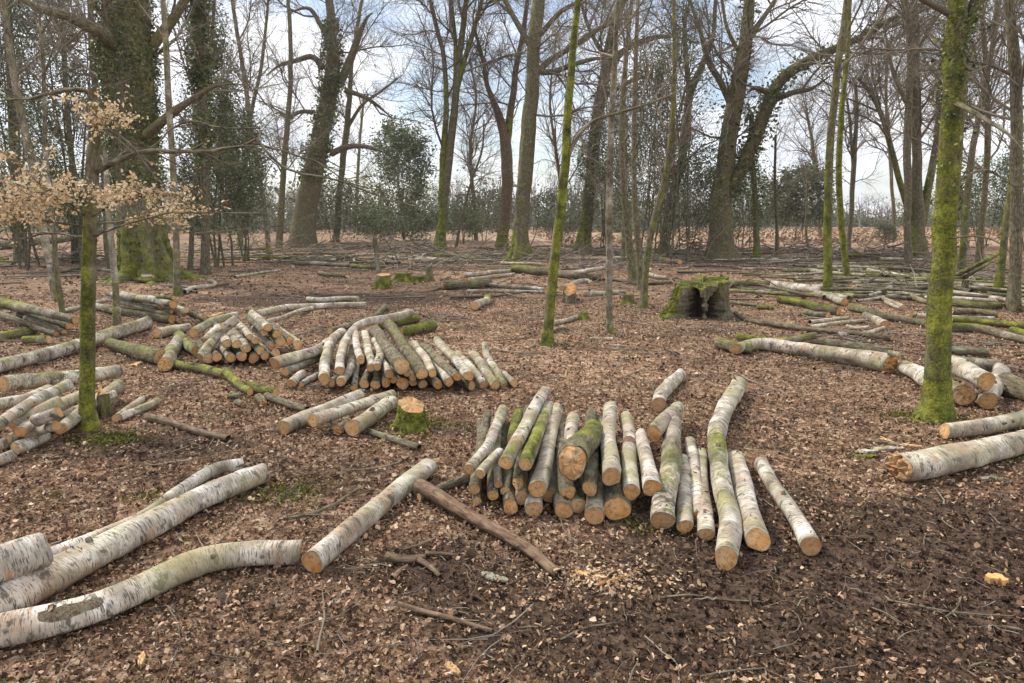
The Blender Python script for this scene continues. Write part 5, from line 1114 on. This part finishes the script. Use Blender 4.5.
tree('oak_tree', 'big forked oak with holly round its foot and a reddish limb bowing right', [[(723, 261, 30), (721, 240, 24), (720, 205, 24), (725, 165, 20), (731, 125, 18), (738, 85, 17), (746, 40, 14), (750, 0, 11)], [(728, 195, 16), (741, 170, 15), (754, 140, 14), (766, 110, 13), (774, 88, 12)], [(772, 92, 11), (790, 72, 11), (810, 60, 10), (832, 50, 8), (855, 40, 7), (880, 26, 5), (905, 12, 4), (930, 0, 3)]],
     moss=((0, .3), (3, .2), (9, .1)), tone=1.2, flare=.45, crown=(46, 360, 2600), l1=4.2, h0=5, wander=.23, ang=.9, ivy=1400, ivyh=(2.5, 13), ivy_size=.16,
     limbs=[[(775, 100, 6), (795, 92, 6), (812, 88, 4), (832, 74, 3)], [(768, 92, 6), (755, 88, 5), (748, 92, 4)], [(733, 110, 8), (720, 80, 7), (708, 60, 6), (700, 30, 4), (690, 0, 3)], [(745, 45, 7), (765, 15, 5), (775, 0, 4)], [(743, 60, 5), (728, 30, 4), (722, 0, 3)]])
tree('oak_tree', 'grey oak leaning right among the holly left of the big forked oak', [[(662, 262, 12), (668, 225, 11), (676, 185, 10), (685, 140, 9), (690, 95, 8), (700, 70, 7), (712, 40, 5), (716, 0, 4)], [(690, 95, 6), (686, 60, 5), (685, 20, 4), (690, 0, 3)]], moss=((0, .3), (9, .1)), tone=.95, crown=(26, 200, 1400), l1=3.2, h0=4, wander=.2, Y=36)
tree('young_tree', 'small ivy-wrapped trunk with a mossy foot beside the big forked oak', [[(757, 258, 9), (757, 240, 6.5), (755, 200, 6.5), (752, 150, 6), (751, 115, 5)]], moss=((0, 1.1), (.8, .3), (5, .2)), tone=.9, crown=(10, 60, 300), l1=1.6, h0=3, ivy=900, ivyh=(2, 8), ivy_size=.14)
tree('young_tree', 'thin dark bare sapling in front of the brown bracken field', [[(777, 256, 4.5), (777, 225, 3.5), (775, 180, 3), (776, 135, 2.5)]], tone=1.1, moss=((0, .2), (2, 0)), crown=(16, 70, 200), l1=1.2, h0=1.8, up=.1, ang=.6)
tree('young_tree', 'slender brown trunk before the dark ivy-footed tree, right of the field', [[(909, 270, 11), (908, 250, 8), (908, 200, 7.5), (907, 150, 7.5), (909, 105, 7), (910, 60, 6), (906, 0, 5)]], moss=((0, .2), (4, .1)), tone=.95, crown=(18, 140, 900), l1=3.0, h0=5,
     limbs=[[(908, 105, 5), (900, 88, 4.5), (893, 70, 4), (888, 50, 3), (884, 20, 2)]])
tree('oak_tree', 'dark several-stemmed tree with an ivied mossy foot behind the slender brown trunk', [[(916, 259, 26), (917, 240, 17), (918, 215, 15), (917, 160, 10), (915, 100, 9), (916, 40, 8), (914, 0, 7)], [(922, 225, 9), (930, 180, 8), (938, 130, 6), (938, 80, 5)], [(910, 215, 7), (896, 165, 6), (885, 125, 5), (872, 95, 4), (858, 78, 3)]],
     moss=((0, .7), (3, .4), (6, .1)), tone=1.05, flare=.3, crown=(40, 300, 2200), l1=4, h0=5, wander=.22)
tree('young_tree', 'bare dark tree with crooked twigs beyond the slim mossy pair', [[(848, 252, 6), (851, 215, 5), (854, 160, 5), (857, 110, 4), (855, 80, 3)], [(853, 165, 3), (850, 120, 3), (846, 92, 2)]], tone=1.0, moss=((0, .2), (2, .1)), crown=(24, 160, 900), l1=2.8, h0=3.5, wander=.25)
tree('oak_tree', 'grey straight tree at the right picture edge', [[(1013, 311, 15), (1014, 285, 12.5), (1016, 230, 12), (1017, 160, 11.5), (1016, 90, 10.5), (1012, 30, 9), (1010, 0, 8)]], moss=((0, .5), (.8, .15), (7, .1)), tone=.9, crown=(16, 130, 800), l1=2.6, h0=3.5, flare=.4)
tree('young_tree', 'mossy bowed tree left of the grey straight one at the right edge', [[(999, 291, 11), (1001, 270, 7.5), (1005, 230, 7), (1012, 190, 7), (1016, 130, 6.5), (1012, 70, 6), (1008, 0, 5)]], moss=((0, 1.1), (1.5, .8), (6, .6)), tone=.8, crown=(14, 100, 600), l1=2.4, h0=3, mossb=.2)
bgt = [
 ('ivy-grown trunk standing right of the ivy oak with a dark hanging leaf mass', [[(205, 274, 13), (205, 240, 11), (205, 190, 11), (204, 130, 12), (200, 60, 11), (197, 0, 9)]], dict(tone=1.0, ivy=6000, ivyh=(3.5, 12), ivy_size=.13, crown=(18, 140, 700), l1=3)),
 ('slim grey trunk near the small gap behind the ivy oak', [[(190, 270, 7), (192, 230, 6), (196, 180, 6), (205, 100, 5), (212, 30, 4), (214, 0, 4)]], dict(tone=.8, crown=(12, 90, 400), l1=2.4)),
 ('thin trunk with a mossy foot left of the ancient leaning oak', [[(269, 255, 8), (267, 230, 6), (260, 180, 6), (250, 120, 6), (240, 50, 5), (232, 0, 4)]], dict(tone=.6, moss=((0, .9), (1, .3), (5, .1)), crown=(16, 120, 700), l1=3)),
 ('dark tall trunk between the thin mossy-footed one and the ancient oak', [[(279, 248, 9), (281, 210, 8), (285, 150, 7), (290, 90, 6), (290, 30, 5), (288, 0, 4)]], dict(tone=1.0, crown=(22, 180, 1200), l1=3.4)),
 ('slim ascending tree right of the ancient leaning oak', [[(336, 242, 8), (339, 200, 8), (344, 150, 8), (349, 105, 7), (352, 60, 5), (362, 0, 4)], [(346, 130, 5), (362, 105, 4), (380, 92, 3), (398, 78, 2)]], dict(tone=.8, crown=(30, 220, 1600), l1=3.6, wander=.2)),
 ('far slim tree behind the gap left of the dark evergreen', [[(358, 235, 4), (357, 190, 4), (360, 140, 3.5), (364, 95, 3)]], dict(tone=1.0, crown=(20, 130, 700), l1=3)),
 ('thin dark sapling leaning right beside the several-stemmed beech', [[(456, 248, 4), (462, 215, 3.5), (472, 180, 3), (482, 150, 2.5), (484, 120, 2)]], dict(tone=1.1, crown=(14, 80, 400), l1=2.2)),
 ('slim trunk standing in the holly between the grey oaks', [[(623, 262, 6), (624, 220, 6), (625, 160, 5.5), (624, 105, 5)]], dict(tone=.9, crown=(12, 80, 300), l1=2)),
 ('thin grey pole tree before the brown field left of the slim mossy pair', [[(808, 247, 4), (806, 225, 3), (808, 180, 2.5)]], dict(tone=1.0, crown=(10, 60, 200), l1=1.6)),
 ('grey trunk behind the nearest right tree, half hidden', [[(963, 272, 9), (965, 230, 8), (970, 170, 8), (980, 110, 7), (992, 50, 6), (1000, 0, 5)]], dict(tone=.9, moss=((0, .5), (5, .3)), crown=(24, 180, 1200), l1=3.2)),
 ('dark trunk between the two trees of the right edge', [[(980, 268, 10), (981, 235, 8), (985, 190, 7), (988, 130, 7), (985, 60, 6), (982, 0, 5)]], dict(tone=1.1, moss=((0, .6), (4, .2)), crown=(24, 180, 1200), l1=3.2)),
 ('thin bare tree far behind the dark ivy-footed tree at right', [[(895, 240, 5), (893, 200, 4.5), (890, 150, 4), (886, 100, 3.5), (888, 40, 3)]], dict(tone=1.0, crown=(30, 200, 1400), l1=4.5)),
 ('far bare tree rising behind the big bowed limb', [[(820, 236, 5), (818, 190, 5), (812, 140, 4), (806, 110, 3)]], dict(tone=1.0, crown=(30, 200, 1300), l1=4.5, wander=.24)),
 ('far bare tree left of the reddish forked oak', [[(476, 240, 5), (474, 200, 5), (470, 150, 4), (476, 100, 3), (470, 60, 3)]], dict(tone=1.0, crown=(34, 220, 1500), l1=4.5, wander=.2)),
 ('far tree with thin stem left of the pale slim birch', [[(560, 243, 5), (562, 200, 5), (556, 150, 4), (550, 100, 3), (556, 40, 2)]], dict(tone=1.0, crown=(30, 200, 1300), l1=4.5, wander=.2)),
 ('dark trunk at the far left edge behind the leaning birch', [[(20, 262, 14), (18, 220, 12), (14, 160, 12), (12, 90, 11), (6, 0, 9)]], dict(tone=1.1, crown=(24, 160, 900), l1=3.4)),
 ('slim brown trunk between the leaning birch and the ivy oak', [[(84, 268, 8), (80, 225, 7), (72, 160, 7), (66, 90, 6), (60, 0, 5)]], dict(tone=1.0, crown=(20, 150, 800), l1=3)),
 ('crooked dark trunk close behind the left side of the ivy oak', [[(112, 270, 12), (108, 235, 10), (106, 190, 9), (98, 120, 8), (92, 50, 7), (90, 0, 6)]], dict(tone=1.0, crown=(16, 120, 600), l1=3)),
 ('slim tall trunk left of the big dark bush, far back', [[(240, 246, 7), (243, 190, 6), (250, 120, 5), (262, 60, 4), (268, 0, 3)]], dict(tone=.9, crown=(26, 180, 1300), l1=3.6)),
 ('tall tree behind the twiggy gap at upper right', [[(966, 250, 8), (960, 190, 7), (950, 120, 6), (960, 60, 5), (980, 0, 4)]], dict(tone=1.0, crown=(40, 300, 2200), l1=4.5)),
]
for lab, stems, kw in bgt:
    kw = {**dict(moss=((0, .35), (2, .15)), h0=3.5, wander=.17, flare=.3), **kw}
    tree('bare_tree', lab, stems, slim=.76, **kw)

# --- evergreen bushes and holly
def bush(name, label, px, py, wpx, toppy, mat, leaf, n, Y=None, cat='holly tree', shape='dome', stems=5, group=None, gaps=.5, seedc=60, lift=0.0):
    b = atZ(px, py, 0) if Y is None else None
    if b is None: p = atY(px, py, Y); b = np.array([p[0], Y, float(gh(p[0], Y))])
    m = mpp(b); w, h = wpx / 2 * m, (py - toppy) * m
    root = tag(empty(name, b), label, cat, group)
    # branches reach clump centres; leaves gather round the branch ends
    nc = seedc
    if shape == 'dome': z = h * rng.beta(1.6, 1.3, nc)
    else: z = h * rng.uniform(.12, 1.0, nc)
    z = lift * h + z * (1 - lift); q = (z / h - lift) / (1 - lift)
    prof = np.sqrt(np.clip(1 - ((q - .38) / .66) ** 2, .03, 1)) if shape == 'dome' else np.clip(1.12 - q * .9, .12, 1) * np.clip(q * 6, .3, 1)
    t = rng.uniform(0, 6.28, nc); rad = w * prof * np.sqrt(rng.uniform(.15, 1.15, nc))
    tips = b + np.stack([rad * np.cos(t), rad * np.sin(t), z], -1)
    mb = MB(); sf = rng.uniform(.15, .55, nc); src = b + np.stack([rad * sf * np.cos(t), rad * sf * np.sin(t), np.maximum(z - rng.uniform(.15, .6, nc) * w, z * .4)], -1)
    u = np.linspace(0, 1, 7)[None, :, None]; P = src[:, None] * (1 - u) + tips[:, None] * u; P[:, 1:-1, 2] += rng.normal(0, .03 * h, (nc, 1)) * np.sin(np.pi * u[0, 1:-1, 0])
    mb.tubes(P, np.linspace(1, .3, 7)[None] * np.full((nc, 1), max(.008, h * .0022)), 4)
    st = b + np.stack([rng.normal(0, w * .12, stems), rng.normal(0, w * .12, stems), np.full(stems, -.1)], -1); en = b + np.stack([rng.normal(0, w * .25, stems), rng.normal(0, w * .25, stems), h * rng.uniform(.6, .95, stems)], -1)
    P0 = st[:, None] * (1 - u) + en[:, None] * u; P0[:, 1:] += np.cumsum(rng.normal(0, .02 * h, (stems, 6, 3)), 1) * .5
    mb.tubes(P0, np.linspace(1, .35, 7)[None] * np.full((stems, 1), max(.025, h * .005)), 7)
    mb.build('stem', BARK, root, loc=b)
    ci = rng.integers(0, nc, n); f = np.clip(rng.beta(3.2, 1.1, n), 0, 1)[:, None]
    base = src[ci] * (1 - f) + tips[ci] * f
    sg = np.array([w, w, h * .55]) * rng.uniform(.04, .16, (nc, 1))[ci]
    pos = base + rng.normal(0, 1, (n, 3)) * sg
    pos[:, 2] = np.maximum(pos[:, 2], b[2] + .03)
    leaves('foliage', pos, leaf * rng.uniform(.6, 1.4, n), mat, root, loc=b)
    return root
bush('evergreen_bush', 'round dark evergreen bush in the gap right of the ancient leaning oak', 403, 241, 84, 127, HOLLY, .17, 15000, cat='evergreen', seedc=150)
bush('evergreen_bush', 'olive evergreen bush before the brown field right of the forked oak', 795, 243, 74, 168, PALEG, .2, 8000, cat='evergreen', seedc=90, Y=55, lift=.28)
hol = [
 ('dense holly filling the picture\'s far left behind the leaning birch', 22, 262, 120, -20, 26, 11000, .12, 'tall', HOLLY),
 ('holly between the leaning birch and the ivy oak, high and ragged', 78, 258, 90, -15, 29, 9000, .13, 'tall', HOLLY),
 ('tall grey-green holly right of the ivy oak', 222, 262, 70, 20, 28, 12000, .13, 'tall', HOLLY),
 ('lower holly drooping between the thin mossy-footed trunk and the ivy-grown trunk', 246, 256, 52, 105, 31, 9000, .13, 'dome', PALEG),
 ('holly low behind the foot of the ancient leaning oak', 335, 243, 70, 178, 52, 4500, .2, 'dome', PALEG),
 ('holly round the foot of the big forked oak, left side', 690, 258, 70, 150, 36, 5200, .15, 'dome', PALEG),
 ('holly round the foot of the big forked oak, right side', 744, 254, 54, 165, 39, 4000, .15, 'dome', HOLLY),
 ('loose tall holly among the slim stems right of the pale slim birch', 645, 262, 80, 70, 33, 6500, .13, 'tall', HOLLY),
 ('dark holly behind the pale slim birch', 606, 256, 60, 118, 38, 5500, .15, 'dome', HOLLY),
 ('holly low between the buttressed oak and the slender moss-green tree', 556, 247, 60, 190, 48, 3200, .18, 'dome', PALEG),
 ('holly low behind the reddish forked oak', 486, 244, 60, 192, 55, 3000, .2, 'dome', PALEG),
 ('holly loosely hanging high above the big forked oak\'s left limb', 672, 262, 80, 10, 30, 4200, .12, 'tall', PALEG),
 ('dark bush behind the nearest right tree', 985, 256, 90, 170, 44, 6000, .18, 'dome', HOLLY),
 ('dark evergreen far right behind the edge trees', 1030, 258, 70, 120, 42, 5000, .18, 'dome', HOLLY),
 ('small holly beside the dark ivy-footed tree at right', 884, 248, 20, 224, 46, 900, .14, 'dome', PALEG),
 ('low holly by the several-stemmed beech\'s right side', 462, 246, 44, 205, 50, 1800, .18, 'dome', HOLLY),
 ('low dark bush at the foot of the evergreen gap, left of the beech', 378, 243, 60, 205, 50, 2600, .2, 'dome', HOLLY),
]
for lab, px, py, wp, tp, Yb, n, lf, sh, mt in hol:
    bush('holly_tree', lab, px, py, wp * (1.5 if sh == 'tall' else 1.2), tp, mt, lf * .68, int(n * (1.6 if sh == 'tall' else 1.2)), Y=Yb, shape=sh, seedc=150, lift=.25 if Yb > 30 else .05)

# --- brushwood heaps: tangles nobody would count
def brush(label, spots):
    mb = MB()
    for px, py, sx, hh, n, r0 in spots:
        c = atZ(px, py, 0); m = mpp(c); sx_ = sx * m
        p = c + np.stack([rng.normal(0, sx_ * .5, n), rng.normal(0, sx_ * .3, n), np.abs(rng.normal(0, hh * m * .5, n))], -1)
        d = rng.normal(0, 1, (n, 3)) * [1, .6, .25]
        P, R = grow(p, d, rng.uniform(.4, 1.6, n) * sx_ * .6, np.full(n, r0) * rng.uniform(.4, 1.5, n), 5, .16, -.04)
        P[:, :, 2] = np.maximum(P[:, :, 2], gh(P[:, :, 0], P[:, :, 1]) + r0)
        mb.tubes(P, R, 4)
    return tag(mb.build('brushwood', TWIG), label, 'brushwood', kind='stuff')
brush('tangled brushwood and dead branches lying along the far edge of the clearing', [(690, 255, 26, 14, 90, .03), (405, 252, 40, 9, 120, .03), (560, 255, 60, 6, 130, .025), (790, 252, 60, 6, 130, .03), (345, 250, 40, 8, 110, .03), (60, 262, 50, 10, 130, .02), (880, 258, 60, 8, 160, .03), (640, 262, 30, 6, 70, .025), (450, 256, 50, 6, 120, .025), (250, 252, 50, 7, 110, .025),
      (900, 290, 60, 4, 90, .018), (985, 285, 40, 6, 90, .02), (840, 272, 50, 3, 70, .02), (600, 285, 40, 3, 40, .015), (225, 372, 20, 3, 22, .006), (320, 388, 25, 3, 24, .006), (560, 262, 30, 5, 60, .02), (730, 330, 30, 2, 30, .008), (860, 342, 40, 3, 40, .01), (440, 320, 40, 3, 30, .01), (700, 262, 60, 5, 120, .025), (500, 262, 80, 5, 140, .025), (320, 262, 60, 5, 110, .025), (420, 268, 60, 4, 90, .02), (930, 272, 60, 6, 120, .025), (760, 290, 60, 3, 60, .015), (600, 268, 60, 4, 90, .02), (1000, 345, 25, 3, 30, .01), (180, 310, 30, 3, 26, .01)])

pm = MB()
for px, py, sx, n in [(430, 259, 60, 22), (520, 254, 50, 16), (640, 259, 40, 22), (700, 253, 40, 14), (800, 275, 45, 22), (870, 276, 45, 26), (900, 290, 40, 18), (970, 290, 45, 24), (985, 305, 35, 14), (250, 258, 60, 16), (60, 262, 60, 14), (345, 260, 50, 14), (600, 250, 40, 12), (800, 262, 60, 16), (870, 300, 40, 12), (925, 282, 30, 14)]:
    c = atZ(px, py, 0); m = mpp(c); x = c[0] + rng.normal(0, sx * m * .6, n); y = c[1] + rng.normal(0, 1.2 + c[1] * .02, n); r = rng.uniform(.025, .075, n)
    d = np.stack([rng.normal(0, 1, n) + np.sign(rng.normal(0, 1, n)), rng.normal(0, .8, n), rng.normal(0, .02, n)], -1)
    P, R = grow(np.stack([x, y, gh(x, y) + r], -1), d, rng.uniform(1.2, 3.6, n), r, 7, .05, 0, tip=.6)
    P[:, :, 2] = gh(P[:, :, 0], P[:, :, 1]) + R * .9 + np.abs(rng.normal(0, .08, n))[:, None]
    for q in range(n):
        V_, Q_, B_ = tube_batch(P[q:q + 1], R[q:q + 1], 7); pm.add(V_, Q_, B_ + rng.uniform(0, 40), moss=rng.choice([.05, .1, .15, .25, .5]), tone=rng.uniform(.0, .9))
tag(pm.build('felled_poles', BARK), 'tangle of thin felled poles and cut branches strewn across the far clearing', 'felled poles', kind='stuff')
# --- far wood closing the view
def far_wood():
    mb, tw = MB(), MB()
    n = 900
    y = rng.uniform(92, 165, n); x = rng.uniform(-1, 1, n) * (y * 1.0 + 10)
    h = rng.uniform(6, 10, n) * (1 + .25 * np.sin(x * .05)) * y / 130
    h = np.where(x < 25, h * 1.0, h * .68)
    y = np.where((x > 20) & (y < 120), y + 40, y)
    b = np.stack([x, y, np.full(n, -.3)], -1)
    P, R = grow(b, np.tile([0, 0, 1.0], (n, 1)) + rng.normal(0, .07, (n, 3)), h, rng.uniform(.10, .22, n), 8, .05, .04, tip=.2)
    mb.tubes(P, R, 5)
    a, d, r, _ = spawn(P, R, n * 9, .2, .8); P1, R1 = grow(a, d, rng.uniform(1.0, 2.8, n * 9), np.maximum(r * .4, .03), 5, .13, .08); mb.tubes(P1, R1, 3)
    a, d, r, _ = spawn(P1, R1, n * 30, .15, .7); P2, R2 = grow(a, d, rng.uniform(.5, 1.5, n * 30), np.full(n * 30, .028), 3, .15, .05); mb.tubes(P2, R2, 3)
    o = tag(mb.build('far_wood', FARTW), 'distant bare greyish wood closing the view beyond the field', 'far wood', kind='stuff')
    # evergreen understorey of the far wood
    k = 60000
    cx = rng.uniform(-1, 1, 240); cy = rng.uniform(80, 150, 240); cx = cx * (cy * 1.0); cy = np.where((cx > 22) & (cy < 118), cy + 45, cy); ch = rng.uniform(2.5, 9, 240) * np.where(cx > 18, .5, .85)
    i = rng.integers(0, 240, k)
    pos = np.stack([cx[i] + rng.normal(0, 2.2, k), cy[i] + rng.normal(0, 1.6, k), np.abs(rng.normal(0, .5, k)) * ch[i]], -1)
    tag(leaves('far_undergrowth', pos, rng.uniform(.3, .7, k), PALEG), 'distant grey-green undergrowth below the far bare wood', 'undergrowth', kind='stuff')
far_wood()
x = rng.uniform(2, 110, 16000); y = rng.uniform(46, 112, 16000); k_ = (x > -.05 * y + 6) & (np.abs(x / y) < .95) & (rng.random(16000) < .35 + .65 * (np.sin(x * .35 + 2 * np.sin(y * .11)) > -.2))
tag(leaves('bracken', np.stack([x, y, gh(x, y) + np.abs(rng.normal(0, .15, 16000))], -1)[k_], rng.uniform(.2, .5, k_.sum()), BRACK, flat=.2, wide=.8), 'dead brown bracken covering the open field beyond the trees', 'bracken', kind='stuff')

for o_ in S.objects:
    l_ = o_.get('label')
    if l_ and not 4 <= len(l_.split()) <= 16: print('LABEL', len(l_.split()), l_)

# ------------------------------------------------------------------ thin air between the near and the far trees
hz = bpy.data.materials.new('haze'); hz.use_nodes = True; hz.node_tree.nodes.clear(); g = NT(hz.node_tree)
pv = g.n('ShaderNodeVolumePrincipled', {'Color': (.95, .95, .95, 1), 'Density': .00045, 'Anisotropy': .2})
o = g.n('ShaderNodeOutputMaterial'); g.t.links.new(pv.outputs[0], o.inputs['Volume'])
x0, x1, y0, y1, z0, z1 = -760, 760, -760, 760, -1.6, 32
V = [(x, y, z) for z in (z0, z1) for y in (y0, y1) for x in (x0, x1)]
hb = mesh_obj('haze', V, [np.array([(0, 2, 3, 1), (4, 5, 7, 6), (0, 1, 5, 4), (2, 6, 7, 3), (0, 4, 6, 2), (1, 3, 7, 5)])], hz, smooth=False)
tag(hb, 'pale thin haze hanging between the far trees', 'haze', kind='stuff')
